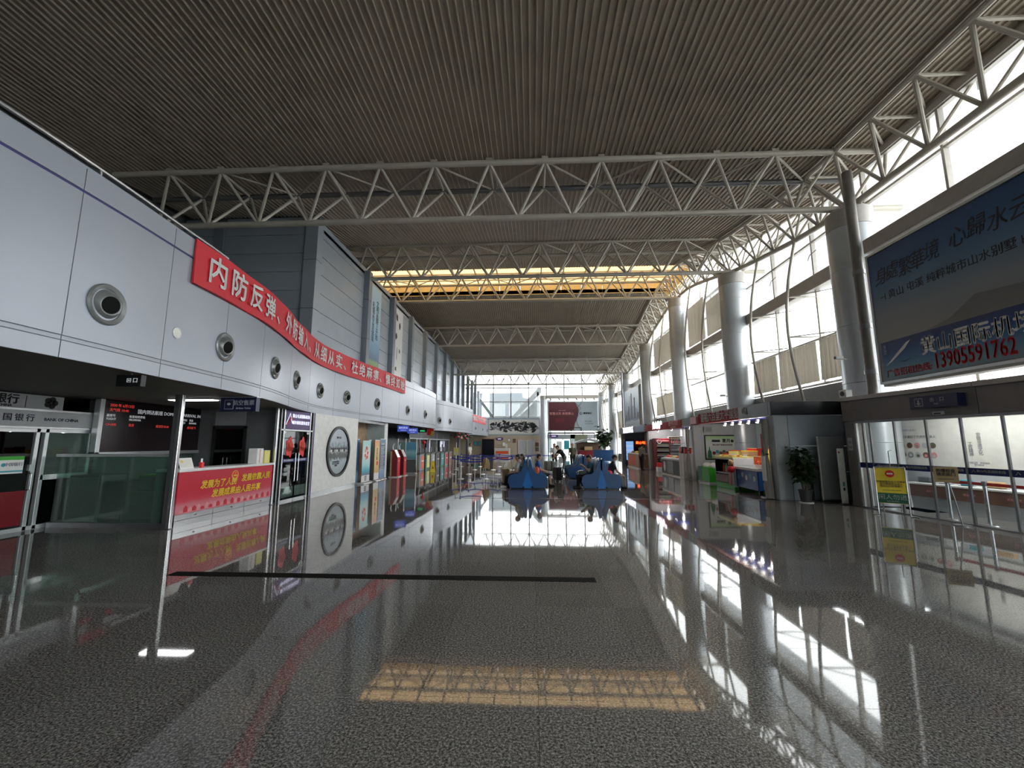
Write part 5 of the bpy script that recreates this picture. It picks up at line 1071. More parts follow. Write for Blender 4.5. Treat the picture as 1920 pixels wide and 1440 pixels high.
# middle shop ----------------------------------------------------------
t = thing('display_counter', 'glass fronted display counter with dark panels in the middle shop', 'counter', (7.55, 23.1, 0))
bx('base', 'wall_dark', t, (-.2, -1.5, .08), (.5, 1.5, .8), .01)
for k in range(3): bx('panel', ['navy_dark', 'grey_box', 'black'][k], t, (-.21, -1.48+k*1.0, .12), (-.2, -.53+k*1.0, .78)); bx('frame', 'grey_light', t, (-.23, -1.5+k*1.0, .05), (-.2, -1.46+k*1.0, .84))
bx('frame', 'grey_light', t, (-.23, -1.5, .8), (-.2, 1.5, .86)); bx('top', 'white', t, (-.22, -1.5, .86), (.5, 1.5, .9), .01); bx('plinth', 'white', t, (-.22, -1.52, 0), (.5, 1.52, .06)); disc('printed_oval', 'offwhite', t, (-.215, .95, .45), .18, 'x', .006, 20, .28)
for k in range(5):
    tt = thing('goods_tray', f'{["white", "orange", "pale", "brown", "red"][k]} tray of goods on the display counter', 'tray', (7.65, 22.0+.55*k, .9), 0, 'trays on the display counter'); bx('tray', 'offwhite', tt, (-.22, -.22, 0), (.22, .22, .04), .01); MB().sphere((0, 0, .06), .17, .17, .09).build('goods', ['offwhite', 'orange_red', 'yellow_pale', 'cardboard', 'red_bright'][k], tt, smooth=True)
goods('carton', 'plain beige upright carton cabinet beside the display counter', 'cabinet', (7.55, 21.25, 0), [('body', 'offwhite', (-.25, -.28, .0), (.3, .3, 1.2), .01), ('door_line', 'grey_box', (-.255, -.0, .05), (-.25, .01, 1.15), 0)])
goods('black_case', 'small black case on the beige cabinet', 'case', (7.55, 21.35, 1.2), [('body', 'black', (-.15, -.02, 0), (.15, .28, .32), .01), ('clasp', 'steel', (-.16, .1, .14), (-.15, .16, .18), 0)])
goods('red_case', 'small crimson case on the beige cabinet', 'case', (7.55, 21.05, 1.2), [('body', 'red', (-.15, -.12, 0), (.15, .15, .26), .01), ('lid', 'red_deep', (-.155, -.125, .22), (.155, .155, .27), 0)])
t = thing('drinks_fridge', 'maroon upright drinks fridge in the middle shop', 'fridge', (8.2, 27.2, 0)); bx('body', 'red_deep', t, (-.5, -.3, 0), (.42, .4, 2.0), .02); bx('glass_front', 'black_gloss', t, (-.42, -.31, .3), (.34, -.3, 1.75)); bx('header', 'pinkish', t, (-.45, -.31, 1.82), (.35, -.3, 1.88))
for z in (.6, .9, 1.2, 1.5): bx('shelf_edge', 'grey_light', t, (-.42, -.318, z), (.34, -.305, z+.03))
for z in (.63, .93, 1.23, 1.53): bx('drinks_row', 'olive', t, (-.4, -.314, z), (.32, -.308, z+.14))
MB().lathe([(.12, 0), (.14, -.01)], (-.25, -.31, 1.82), 20, 'y').build('logo_ring', 'white', t)
t = thing('bottle_shelf', 'white wall shelf holding rows of dark bottles in the middle shop', 'shelf', (0, 27.4, 0))
for x in (8.68, 9.5, 10.05): bx('upright', 'white', t, (x-.03, 0, .5), (x+.03, .3, 2.12))
for z in (1.0, 1.24, 1.62, 2.1): bx('board', 'white', t, (8.68, 0, z), (10.05, .3, z+.04))
bx('back', 'grey_box', t, (8.68, .28, .5), (10.05, .3, 2.12)); bx('plinth', 'white', t, (8.68, 0, 0), (10.05, .3, .5))
for k in range(11):
    x = 8.79+k*.115; tt = thing('bottle', f'dark wine bottle, {ORD12[k]} from the left on the white wall shelf', 'bottle', (x, 27.5, 1.66), 0, 'bottles on the wall shelf'); MB().lathe([(.042, 0), (.042, .22), (.018, .3), (.018, .36)], n=12, close=True).build('glass', ['red_deep', 'brown', 'black'][k % 3], tt, smooth=True); MB().lathe([(.044, .06), (.044, .16)], n=12).build('label', 'pinkish', tt, smooth=True); MB().lathe([(.02, .33), (.02, .38)], n=10, close=True).build('cap', 'gold', tt, smooth=True)
for k in range(6):
    tt = thing('gift_bag', f'{["red", "gold", "brown", "scarlet", "yellow", "dark red"][k]} gift bag in the heap behind the display counter', 'bag', (8.6, 22.2+.5*k, .95), .3*k, 'gift bags in the middle shop'); h = .3+.12*(k % 3); bx('bag', ['red_bright', 'gold', 'cardboard', 'orange_red', 'yellow', 'red'][k], tt, (-.1, -.18, 0), (.1, .18, h), .015); MB().tube([(0, -.08, h), (0, -.06, h+.1), (0, .06, h+.1), (0, .08, h)], .008, 6).build('handle', 'offwhite', tt)
goods('back_table', 'table behind the display counter carrying gift bags', 'table', (8.6, 23.4, 0), [('top', 'wood_light', (-.35, -1.6, .9), (.35, 1.6, .95), .01), ('leg', 'brown', (-.3, -1.55, 0), (-.22, -1.47, .9), 0), ('leg', 'brown', (.22, -1.55, 0), (.3, -1.47, .9), 0), ('leg', 'brown', (-.3, 1.47, 0), (-.22, 1.55, .9), 0), ('leg', 'brown', (.22, 1.47, 0), (.3, 1.55, .9), 0)])
goods('red_stool_display', 'red figure display on a white block by the maroon fridge', 'display', (7.62, 26.0, 0), [('block', 'white', (-.15, -.2, 0), (.15, .2, .28), .01), ('body', 'red_bright', (-.12, -.12, .28), (.12, .12, .55), .04), ('top', 'black', (-.07, -.07, .55), (.07, .07, .85), .03)])
# far shop --------------------------------------------------------------
goods('far_counter', 'orange brown sales counter of the far shop', 'counter', (7.35, 30.2, 0), [('body', 'wood', (-.3, -1.6, .08), (.45, 1.6, .95), .02), ('front_print', 'orange_red', (-.31, -.6, .2), (-.3, 1.3, .85), 0), ('top', 'offwhite', (-.33, -1.63, .95), (.48, 1.63, 1.0), .01), ('plinth', 'white', (-.33, -1.62, 0), (.47, 1.62, .08), 0)])
for k in range(6):
    tt = thing('snack_pile', f'{["white", "red", "yellow", "pale", "green", "orange"][k]} snack pile on the far counter', 'snack pile', (7.4, 28.9+.5*k, 1.0), 0, 'snack piles on the far counter'); bx('tray', 'offwhite', tt, (-.2, -.2, 0), (.2, .2, .03)); MB().sphere((0, 0, .06), .17, .19, .1).build('snacks', ['offwhite', 'red_bright', 'yellow', 'yellow_pale', 'leaf_light', 'orange_red'][k], tt, smooth=True)
t = thing('lit_fridge', 'blue lit upright fridge in the far shop', 'fridge', (8.0, 35.4, 0)); bx('body', 'navy', t, (-.4, -.3, 0), (.35, .5, 2.0), .02); bx('glass_front', 'fridge_blue', t, (-.32, -.31, .35), (.27, -.3, 1.85))
for z in (.75, 1.1, 1.45): bx('shelf_edge', 'sign_white', t, (-.32, -.32, z), (.27, -.31, z+.05))
t = thing('lit_sign', 'orange red lit sign panel inside the far shop', 'sign', (0, 35.6, 0)); bx('panel', 'red_bright', t, (8.4, 0, 1.45), (9.7, .08, 1.95)); txt('黄山烧饼', .26, 'neon_orange', t, (9.1, -.006, 1.72), bold=.02); bx('support', 'red_deep', t, (8.4, .08, 0), (9.7, .14, 1.95)); bx('picture', 'olive', t, (8.6, .07, .9), (9.5, .08, 1.4))
# ---------------- corner by the vestibule: plant, boards
leaf_me = MB().add([(0, 0, 0), (.06, .05, .015), (.05, .11, .0), (0, .175, -.04), (-.05, .11, .0), (-.06, .05, .015), (0, .06, -.008)], [(0, 1, 6), (1, 2, 6), (2, 3, 6), (3, 4, 6), (4, 5, 6), (5, 0, 6)]).mesh('leaf', 'leaf')
leaf_me2 = leaf_me.copy(); leaf_me2.materials.clear(); leaf_me2.materials.append(M['leaf_light'])
def plant(loc, label, h0, h1, rad, n, potr=.17, poth=.34, pm='pot', scale=1.0, name='potted_plant'):
    t = thing(name, label, 'plant', loc)
    MB().lathe([(potr*.75, 0), (potr, poth), (potr*1.05, poth), (potr*1.05, poth+.03), (potr*.9, poth+.03), (potr*.9, poth-.04)], n=20).build('pot', pm, t, smooth=True); disc('soil', 'brown', t, (0, 0, poth-.03), potr*.92, 'z', .02); disc('saucer', 'white', t, (0, 0, .01), potr*1.1, 'z', .02)
    st = []
    for k in range(7):
        a = 2.4*k; r = rad*random.uniform(.25, .8); hz_ = random.uniform(h0+(h1-h0)*.5, h1); p0 = Vector((.04*math.cos(a), .04*math.sin(a), poth-.03)); p1 = Vector((r*.5*math.cos(a), r*.5*math.sin(a), poth+(hz_-poth)*.55)); p2 = Vector((r*math.cos(a+.3), r*math.sin(a+.3), hz_)); st.append((p0, p1, p2)); MB().tube([p0, p1, p2], [.014, .01, .005], 6).build('stem', 'brown', t, smooth=True)
    for k in range(n):
        p0, p1, p2 = st[k % 7]; f = random.uniform(.25, 1); p = (p0.lerp(p1, f*2) if f < .5 else p1.lerp(p2, f*2-1)); a = random.uniform(0, 2*PI); el = random.uniform(-.7, .5); s = random.uniform(.8, 1.4)*scale
        off = Vector((math.cos(a), math.sin(a), .2))*random.uniform(0, rad*.35)
        place('leaf', leaf_me if k % 3 else leaf_me2, t, Matrix.Translation(p+off) @ Matrix.Rotation(a, 4, 'Z') @ Matrix.Rotation(el, 4, 'X') @ Matrix.Diagonal((s, s, s, 1)))
    return t
plant((7.9, 12.85, 0), 'dark leafy potted plant against the grey shop end wall', .5, 1.62, .38, 260)
goods('leaning_board', 'tall grey board with pale edge leaning beside the vestibule', 'board', (8.78, 13.0, 0), [('board', 'grey_box', (-.3, -.03, .08), (.42, .0, 1.88), .004), ('edge', 'offwhite', (-.33, -.035, .02), (-.3, .005, 1.9), .003), ('foot', 'black', (-.33, -.1, 0), (.42, .1, .04), 0)])
goods('dark_rack', 'dark low barrier rack behind the leaning board', 'rack', (8.47, 13.15, 0), [('upright', 'black', (-.2, -.03, 0), (-.14, .03, 1.0), 0), ('upright', 'brown', (.05, -.03, 0), (.11, .03, 1.0), 0), ('top', 'brown', (-.2, -.03, .95), (.11, .03, 1.02), 0), ('foot', 'black', (-.3, -.12, 0), (.15, .12, .03), 0)])
goods('narrow_poster_stand', 'narrow white poster stand beside the vestibule corner', 'poster stand', (8.78, 12.52, 0), [('sheet', 'white', (-.12, -.02, .03), (.06, .0, 1.55), .003), ('print', 'teal', (-.05, -.024, .5), (.0, -.02, .62), 0), ('print', 'navy', (-.05, -.024, .38), (.0, -.02, .46), 0), ('print', 'red', (-.09, -.024, 1.42), (-.05, -.02, 1.47), 0), ('base', 'black', (-.13, -.1, 0), (.07, .1, .03), 0)])
# cameras on columns
for (y, z, lab) in ((12.7, 4.15, 'small white camera arm on the nearest column'), (20.3, 3.9, 'small white camera arm on the second column')):
    t = thing('security_camera', lab, 'camera', (COLX-.6, y-.1, z)); MB().tube([(0, 0, 0), (-.25, -.1, .02)], .018, 6).build('arm', 'white', t); bx('body', 'white', t, (-.42, -.16, -.02), (-.2, -.07, .07), .01); bx('lens', 'black', t, (-.43, -.15, -.01), (-.42, -.08, .06))
# ================================================================== CENTRE: seats, people, barriers, far end
def seat_bank(x, y, label, nseat=3, pitch=.78, skip=()):
    t = thing('seat_bank', label, 'seats', (x, y, 0), group='blue back-to-back seat banks')
    side = [(-.20, .04), (-.67, .04), (-.75, .28), (-.72, .44), (-.64, .52), (-.52, .56), (-.36, .57), (-.25, .66), (-.17, .82), (-.13, .98), (-.09, 1.04), (-.03, 1.04), (-.025, .70)]
    L = nseat*pitch
    for s in (1, -1):
        pr = [(s*a, b) for a, b in side]
        for k in range(nseat+1):
            yy = k*pitch; MB().prism(pr, 'y', yy-.035 if k else yy, yy+.035).build('arm_panel', 'blue_seat', t, bevel=.008)
        sh = [(-.70, .30), (-.69, .40), (-.60, .43), (-.40, .40), (-.27, .46), (-.19, .62), (-.14, .85), (-.11, 1.06), (-.075, 1.13), (-.045, 1.1), (-.06, .95), (-.1, .7), (-.2, .36), (-.34, .28), (-.6, .3)]
        for k in range(nseat):
            y0, y1 = k*pitch+.036, (k+1)*pitch-.036; vs_ = []; fs_ = []; n = 7; m_ = len(sh)
            for j in range(n+1):
                f = j/n; c = 4*f*(1-f)
                for a, b in sh: vs_.append((s*(a-(.0 if b < .5 else .03*(1-c))), y0+(y1-y0)*f, b-(.045*(1-c) if b > .95 else 0)+(.02*(1-c) if b < .5 else 0)))
            for j in range(n):
                for i in range(m_): fs_.append((j*m_+i, j*m_+(i+1) % m_, (j+1)*m_+(i+1) % m_, (j+1)*m_+i))
            fs_ += [tuple(range(m_)), tuple(reversed(range(n*m_, (n+1)*m_)))]
            MB().add(vs_, fs_).build('seat_shell', 'blue_shell', t, smooth=True)
    for yy in (0, L-.02): MB().prism([(-.2, .1), (-.14, .1), (-.14, .03), (.14, .03), (.14, .1), (.2, .1), (.02, .7), (-.02, .7)], 'y', yy+.005, yy+.03).build('end_wedge', 'blue_seat_light', t)
    bx('plinth', 'black', t, (-.64, .03, 0), (.64, L-.03, .05)); return t
seat_bank(-.18, 16.05, 'nearest blue double seat bank on the left with people facing both ways')
seat_bank(2.57, 16.02, 'nearest blue double seat bank on the right')
seat_bank(2.45, 20.7, 'blue double seat bank behind the right one', 3)

# ---------------- people
def capsule(bm, p0, r0, p1, r1):
    p0 = Vector(p0); p1 = Vector(p1)
    for p, r in ((p0, r0), (p1, r1)): bmesh.ops.create_icosphere(bm, subdivisions=2, radius=r, matrix=Matrix.Translation(p))
    d = p1-p0
    if d.length > 1e-4:
        q = d.to_track_quat('Z', 'Y').to_matrix().to_4x4()
        bmesh.ops.create_cone(bm, cap_ends=True, segments=14, radius1=r0, radius2=r1, depth=d.length, matrix=Matrix.Translation((p0+p1)/2) @ q)
def hand(C, w, d, up, side):
    """palm, four fingers and a thumb; d = pointing direction, up = back of hand"""
    w = Vector(w); d = Vector(d).normalized(); u = (Vector(up)-d*Vector(up).dot(d)).normalized(); l = d.cross(u)*side
    C.append((w, .026, w+d*.07, .03, 'skin'))
    for k, (o, ln) in enumerate(((-.026, .062), (-.009, .072), (.009, .067), (.026, .052))):
        b = w+d*.085+l*o; m = b+d*ln*.55-u*.006; e = m+d*ln*.4-u*.03; C.append((b, .0105, m, .0098, 'skin')); C.append((m, .0098, e, .0088, 'skin'))
    b = w+d*.03-l*.03; m = b+d*.03-l*.025; C.append((b, .013, m, .0115, 'skin')); C.append((m, .0115, m+d*.03-l*.004-u*.01, .0098, 'skin'))
def person(label, loc, rz, J, cols, hair='hair', long_hair=False, group='people in the hall', mask=False):
    """J: joints in the person's own frame, facing +x"""
    t = thing('person', label, 'person', loc, rz, group); C = []
    V = {k: Vector(v) for k, v in J.items()}
    pel, che, nek, hed = V['pelvis'], V['chest'], V['neck'], V['head']
    C += [(pel+Vector((0, .075, 0)), .105, pel+Vector((0, -.075, 0)), .105, 'bottom'), (pel, .125, (pel+che)/2, .125, 'top'), ((pel+che)/2, .12, che, .13, 'top')]
    ax = Vector((0, 1, 0)); C += [(che+ax*.09, .10, che-ax*.09, .10, 'top'), (che+ax*.08, .095, pel.lerp(che, .45)+ax*.05, .10, 'top'), (che-ax*.08, .095, pel.lerp(che, .45)-ax*.05, .10, 'top'), (che, .1, nek, .055, 'top'), (nek, .052, hed-Vector((0, 0, .05)), .05, 'skin')]
    fd = Vector(J.get('look', (1, 0, 0))).normalized(); up = Vector((0, 0, 1)); up = (up-fd*up.dot(fd)).normalized()
    C += [(hed, .092, hed+fd*.02+up*.03, .095, 'skin'), (hed+fd*.03-up*.06, .062, hed+fd*.02, .08, 'skin'), (hed+fd*.095-up*.01, .014, hed+fd*.108-up*.03, .017, 'skin')]
    lat = up.cross(fd)
    for s in (-1, 1): C.append((hed+lat*s*.088-up*.01, .018, hed+lat*s*.09+up*.02, .02, 'skin'))
    for s, n in ((1, 'l'), (-1, 'r')):
        sh, el, wr = V['sho_'+n], V['elb_'+n], V['wri_'+n]; hp, kn, an, to = V['hip_'+n], V['kne_'+n], V['ank_'+n], V['toe_'+n]
        C += [(che+(sh-che)*.7, .075, sh, .062, 'top'), (sh, .062, sh.lerp(el, .55), .052, 'top'), (sh.lerp(el, .5), .044, el, .040, 'arm'), (el, .040, wr, .028, 'arm')]
        hand(C, wr, (wr-el), J.get('hup', (0, 0, 1)), s)
        C += [(hp, .092, kn, .066, 'bottom'), (kn, .066, an, .045, 'shin'), (an, .046, an+Vector((-.03, 0, -.035)), .042, 'shoe'), (an+Vector((-.02, 0, -.04)), .042, to, .036, 'shoe')]
    bm = bmesh.new()
    for p0, r0, p1, r1, _ in C: capsule(bm, p0, r0, p1, r1)
    me = bpy.data.meshes.new('b'); bm.to_mesh(me); bm.free()
    o = bpy.data.objects.new('b', me); TMP.collection.objects.link(o)
    md = o.modifiers.new('r', 'REMESH'); md.mode = 'VOXEL'; md.voxel_size = .0125 if loc[1] < 20 else .018
    ms = o.modifiers.new('s', 'SMOOTH'); ms.factor = .5; ms.iterations = 2
    with bpy.context.temp_override(scene=TMP, view_layer=TMP.view_layers[0]): dg = bpy.context.evaluated_depsgraph_get()
    me2 = bpy.data.meshes.new_from_object(o.evaluated_get(dg)); bpy.data.objects.remove(o)
    regs = ['skin', 'top', 'arm', 'bottom', 'shin', 'shoe']; cm = {'skin': 'skin', 'top': cols[0], 'arm': cols[3] if len(cols) > 3 else 'skin', 'bottom': cols[1], 'shin': cols[4] if len(cols) > 4 else cols[1], 'shoe': cols[2]}
    me2.materials.clear()
    for r in regs: me2.materials.append(M[cm[r]])
    segs = [(p0, p1-p0, max((p1-p0).length_squared, 1e-9), r0, r1, regs.index(g)) for p0, r0, p1, r1, g in C]
    idx = []
    for p in me2.polygons:
        c = p.center; b = 9; bi = 0
        for p0, d, l2, r0, r1, g in segs:
            f = (c-p0).dot(d)/l2; f = 0 if f < 0 else 1 if f > 1 else f
            q = (c-p0-d*f).length-(r0+(r1-r0)*f)
            if q < b: b = q; bi = g
        idx.append(bi)
    me2.polygons.foreach_set('material_index', idx); me2.shade_smooth(); me2.name = 'body'
    bo = bpy.data.objects.new('body', me2); COL.objects.link(bo); bo.parent = t
    # hair cap, eyes, mouth
    m = MB().sphere((0, 0, 0), .112, .103, .113, 18, 12); keep = []
    for f in m.f:
        c = sum((Vector(m.v[i]) for i in f), Vector())/len(f)
        if c.z > .035 or (c.x < .0 and c.z > (-.11 if long_hair else -.07)) or (c.z > .0 and abs(c.y) > .06 and c.x < .03): keep.append(f)
    h = MB(); h.v = m.v; h.f = keep
    Rm = Matrix((fd, lat, up)).transposed().to_4x4()
    ho = h.build('hair', hair, t, smooth=True); ho.matrix_local = Matrix.Translation(hed+up*.018) @ Rm
    sd = ho.modifiers.new('thick', 'SOLIDIFY'); sd.thickness = .012
    if long_hair:
        lh = MB().sphere((0, 0, 0), .055, .085, .16).build('hair_length', hair, t, smooth=True); lh.matrix_local = Matrix.Translation(hed-fd*.07-up*.12) @ Rm
    for s in (-1, 1):
        e = MB().sphere((0, 0, 0), .010).build('eye', 'black', t, smooth=True); e.location = hed+fd*.095+lat*s*.034+up*.018
    if mask:
        k = MB().sphere((0, 0, 0), .05, .06, .05).build('face_mask', 'white', t, smooth=True); k.matrix_local = Matrix.Translation(hed+fd*.055-up*.045) @ Rm
    else:
        k = MB().box((-.006, -.022, -.005), (.006, .022, .005)).build('mouth', 'pinkish', t); k.matrix_local = Matrix.Translation(hed+fd*.092-up*.058) @ Rm
    return t
def sit(lean=-.12, arms=None, look=(1, 0, -.2), sh=.385, knee=.46, spread=.1):
    J = {'pelvis': (0, 0, sh+.1), 'chest': (lean*.75, 0, sh+.46), 'neck': (lean, 0, sh+.60), 'head': (lean+.04, 0, sh+.76), 'look': look}
    for s, n in ((1, 'l'), (-1, 'r')):
        J['hip_'+n] = (.02, s*.09, sh+.07); J['kne_'+n] = (.42, s*(.09+spread*.5), sh+.06); J['ank_'+n] = (knee, s*(.1+spread*.4), .085); J['toe_'+n] = (knee+.16, s*(.12+spread*.5), .036)
        J['sho_'+n] = (lean*.85, s*.185, sh+.53); J['elb_'+n] = (lean+.08, s*.23, sh+.27); J['wri_'+n] = (lean+.30, s*.12, sh+.20)
    if arms: J.update(arms)
    return J
def stand(stride=.0, lean=0.0, look=(1, 0, 0), arms=None):
    J = {'pelvis': (0, 0, .93), 'chest': (lean*.7, 0, 1.28-abs(lean)*.15), 'neck': (lean, 0, 1.42-abs(lean)*.25), 'head': (lean+.05+lean*.2, 0, 1.57-abs(lean)*.35), 'look': look}
    for s, n in ((1, 'l'), (-1, 'r')):
        J['hip_'+n] = (0, s*.09, .88); J['kne_'+n] = (s*stride*.5+.02, s*.1, .48); J['ank_'+n] = (s*stride, s*.1, .085); J['toe_'+n] = (s*stride+.15, s*.12, .036)
        J['sho_'+n] = (lean*.85, s*.185, 1.36-abs(lean)*.2); J['elb_'+n] = (lean*.85+.02, s*.23, 1.07-abs(lean)*.2); J['wri_'+n] = (lean*.85+.1, s*.22, .84-abs(lean)*.2)
    if arms: J.update(arms)
    return J
# man with phone on the right bank, facing left
phone_arms = {'elb_l': (.06, .22, .66), 'wri_l': (.26, .06, .84), 'elb_r': (.06, -.22, .66), 'wri_r': (.27, -.05, .82), 'hup': (0, 0, 1)}
person('person in dark teal top and dark trousers bent over a phone on the right bank', (2.2, 16.5, 0), PI, sit(-.02, phone_arms, (1, 0, -.9)), ('shirt_teal', 'pants_dark', 'black'))
t = thing('phone', 'small phone held by the person on the right bank', 'phone', (1.87, 16.5, .86), PI); c = bx('body', 'black', t, (-.005, -.04, -.01), (.005, .04, .12), .002); s_ = bx('screen', 'led_white', t, (-.007, -.035, 0), (-.005, .035, .11)); c.rotation_euler = s_.rotation_euler = (0, .5, 0)
t = thing('belt_pouch', 'black bag with green edging on the lap of the person on the right bank', 'bag', (1.85, 16.42, .56)); bx('body', 'black', t, (-.1, -.16, 0), (.1, .16, .1), .02); bx('edging', 'green', t, (-.105, -.165, .03), (.105, .165, .045), .004)
person('person in black top bent forward at the right end of the right bank', (2.95, 16.55, 0), -.15, sit(.16, {'elb_l': (.3, .16, .62), 'wri_l': (.48, .08, .5), 'elb_r': (.3, -.16, .62), 'wri_r': (.5, -.06, .48)}, (1, 0, -.8)), ('shirt_black', 'pants_grey', 'black'))
t = thing('red_bag', 'red bag lying on the seat behind the person in black', 'bag', (2.86, 16.2, .45)); MB().sphere((0, 0, .12), .15, .12, .13).build('body', 'red_bright', t, smooth=True); MB().tube([(-.08, 0, .23), (-.04, 0, .3), (.04, 0, .3), (.08, 0, .23)], .01, 6).build('strap', 'red_deep', t)
# left bank
person('person in white shirt facing left on the left bank', (-.58, 16.5, 0), PI, sit(-.06, None, (1, 0, -.3)), ('shirt_white', 'pants_dark', 'white'))
person('person in pale shirt with long hair in the second seat of the left bank', (-.5, 17.3, 0), PI, sit(-.12, None, (1, .2, -.1)), ('shirt_white', 'pants_grey', 'black'), long_hair=True)
person('person in blue top facing right on the left bank', (.25, 17.25, 0), 0, sit(-.02, None, (1, 0, -.4)), ('shirt_blue', 'pants_dark', 'black', 'skin', 'skin'))
t = thing('orange_bag', 'small orange bag on the seat behind the person in blue', 'bag', (.18, 16.85, .45)); MB().sphere((0, 0, .16), .1, .1, .17).build('body', 'orange_red', t, smooth=True); MB().tube([(-.06, 0, .3), (0, 0, .38), (.06, 0, .3)], .01, 6).build('strap', 'brown', t)
def suitcase(loc, rz, m, label, h=.58):
    t = thing('suitcase', label, 'suitcase', loc, rz, 'suitcases by the seats'); bx('body', m, t, (-.13, -.2, .06), (.13, .2, .06+h), .03)
    for y in (-.12, 0, .12): bx('rib', m, t, (.13, y-.02, .1), (.137, y+.02, .02+h))
    for x in (-.1, .1):
        for y in (-.16, .16): MB().cyl((x, y-.015, .03), (x, y+.015, .03), .03, n=10).build('wheel', 'black', t)
    MB().tube([(-.1, -.1, .06+h), (-.1, -.1, .3+h), (-.1, .1, .3+h), (-.1, .1, .06+h)], .01, 6).build('handle', 'steel', t); return t
suitcase((-1.12, 17.9, 0), .2, 'khaki', 'khaki suitcase standing left of the left seat bank')
suitcase((1.12, 19.2, 0), .4, 'black', 'black suitcase standing in the aisle between the banks')
# trolley with standing people
t = thing('luggage_trolley', 'steel luggage trolley in the aisle beneath the leaning person', 'trolley', (.95, 23.35, 0), .3)
bx('deck', 'steel_dark', t, (-.45, -.28, .2), (.4, .28, .24)); MB().tube([(-.45, -.26, .22), (-.5, -.26, .98), (-.5, .26, .98), (-.45, .26, .22)], .018, 8).build('handle_frame', 'steel', t, smooth=True); MB().tube([(.4, -.26, .22), (.45, -.26, .5), (.45, .26, .5), (.4, .26, .22)], .016, 8).build('front_frame', 'steel', t, smooth=True)
for x, y in ((-.35, -.24), (-.35, .24), (.35, 0)): MB().cyl((x, y-.02, .08), (x, y+.02, .08), .08, n=14).build('wheel', 'black', t); MB().cyl((x, y, .08), (x, y, .2), .02).build('fork', 'steel', t)
goods('travel_bag', 'dark patterned travel bag on the luggage trolley', 'bag', (.97, 23.35, .24), [('body', 'shirt_camo', (-.3, -.22, 0), (.25, .22, .5), .05), ('strap', 'black', (-.02, -.225, .0), (.04, .225, .51), 0)], .3)
person('person in black and white top leaning over a luggage trolley', (1.78, 23.65, 0), PI+.3, stand(.18, .3, (1, 0, -.5), {'elb_l': (.5, .2, 1.05), 'wri_l': (.6, .12, .95), 'elb_r': (.48, -.2, 1.05), 'wri_r': (.6, -.1, .93)}), ('shirt_black', 'pants_grey', 'black'))
person('person in light top walking beyond the trolley with a bag', (1.45, 28.0, 0), -PI/2, stand(.15, 0, (1, 0, -.3)), ('shirt_white', 'pants_dark', 'white'), long_hair=True)
person('person in grey green top standing behind the rear seat bank', (2.6, 27.6, 0), -PI/2-.3, stand(.05), ('olive', 'pants_dark', 'black'))
goods('shopping_cart', 'grey wheeled cart beside the person in light top', 'cart', (1.9, 27.4, 0), [('basket', 'grey_light', (-.2, -.25, .45), (.2, .25, .85), .03), ('frame', 'steel', (-.18, -.22, .08), (-.14, -.18, .95), 0), ('frame', 'steel', (.14, .18, .08), (.18, .22, .95), 0), ('shelf', 'steel_dark', (-.2, -.25, .15), (.2, .25, .2), 0), ('wheel', 'black', (-.19, -.24, 0), (-.13, -.16, .1), .02), ('wheel', 'black', (.13, .16, 0), (.19, .24, .1), .02)])
person('person in mottled grey top standing at the far shop counter', (7.05, 27.85, 0), .6, stand(.06, .05, (1, 0, -.4)), ('shirt_camo', 'pants_dark', 'black', 'shirt_camo'))
person('person in pale clothes beyond the barriers near the check-in desks', (-4.9, 33.0, 0), -.4, stand(.1), ('shirt_white', 'pants_grey', 'black'))

# ---------------- barrier posts with blue belts
def stanchion(x, y, label, belt=None):
    t = thing('stanchion', label, 'stanchion', (x, y, 0), group='barrier posts with blue belts')
    MB().lathe([(.16, 0), (.16, .02), (.05, .035), (.02, .04)], n=20, close=True).build('base', 'white_gloss', t, smooth=True); MB().cyl((0, 0, .03), (0, 0, .92), .026).build('pole', 'steel', t, smooth=True); MB().cyl((0, 0, .82), (0, 0, .94), .036).build('cassette', 'blue_belt', t, smooth=True)
    if belt:
        dx, dy = belt[0]-x, belt[1]-y; d = Vector((dx, dy, 0)); n = 8; nn = Vector((-dy, dx, 0)).normalized()*.004; vs_ = []; fs_ = []
        for i in range(n+1):
            f = i/n; p = d*f; z = .89-.06*4*f*(1-f); tw = .055
            vs_ += [(p.x+nn.x, p.y+nn.y, z), (p.x+nn.x, p.y+nn.y, z-tw), (p.x-nn.x, p.y-nn.y, z-tw), (p.x-nn.x, p.y-nn.y, z)]
        for i in range(n):
            for k in range(4): fs_.append((i*4+k, i*4+(k+1) % 4, i*4+4+(k+1) % 4, i*4+4+k))
        fs_ += [(0, 1, 2, 3), tuple(len(vs_)-1-k for k in range(4))]; MB().add(vs_, fs_).build('belt', 'blue_belt', t)
rows = [(20.4, [-3.45, -2.25]), (23.4, [-4.4, -3.5, -2.7, -1.9, -1.1]), (27.2, [-4.9, -3.7, -2.5, -1.3, -.1]), (31.0, [-5.2, -3.8, -2.4, -1.0, .4, 1.6])]
for r_, (y, xs_) in enumerate(rows):
    for k, x in enumerate(xs_):
        nxt = (xs_[k+1], y) if k+1 < len(xs_) else None
        stanchion(x, y, f'barrier post with blue belt, {ORDN[k]} from left in the {["nearest", "second", "third", "farthest"][r_]} row', nxt)
t = thing('jacket', 'khaki jacket draped over a barrier post left of the seats', 'jacket', (-2.25, 20.4, .45)); vs_ = []; fs_ = []; n = 14
for j in range(7):
    f = j/6; r = .07+.1*f
    for i in range(n): a = 2*PI*i/n; q = 1+.2*math.sin(4*a+j*.6); vs_.append((r*q*math.cos(a), r*q*.7*math.sin(a), .55-.5*f))
for j in range(6):
    for i in range(n): fs_.append((j*n+i, j*n+(i+1) % n, (j+1)*n+(i+1) % n, (j+1)*n+i))
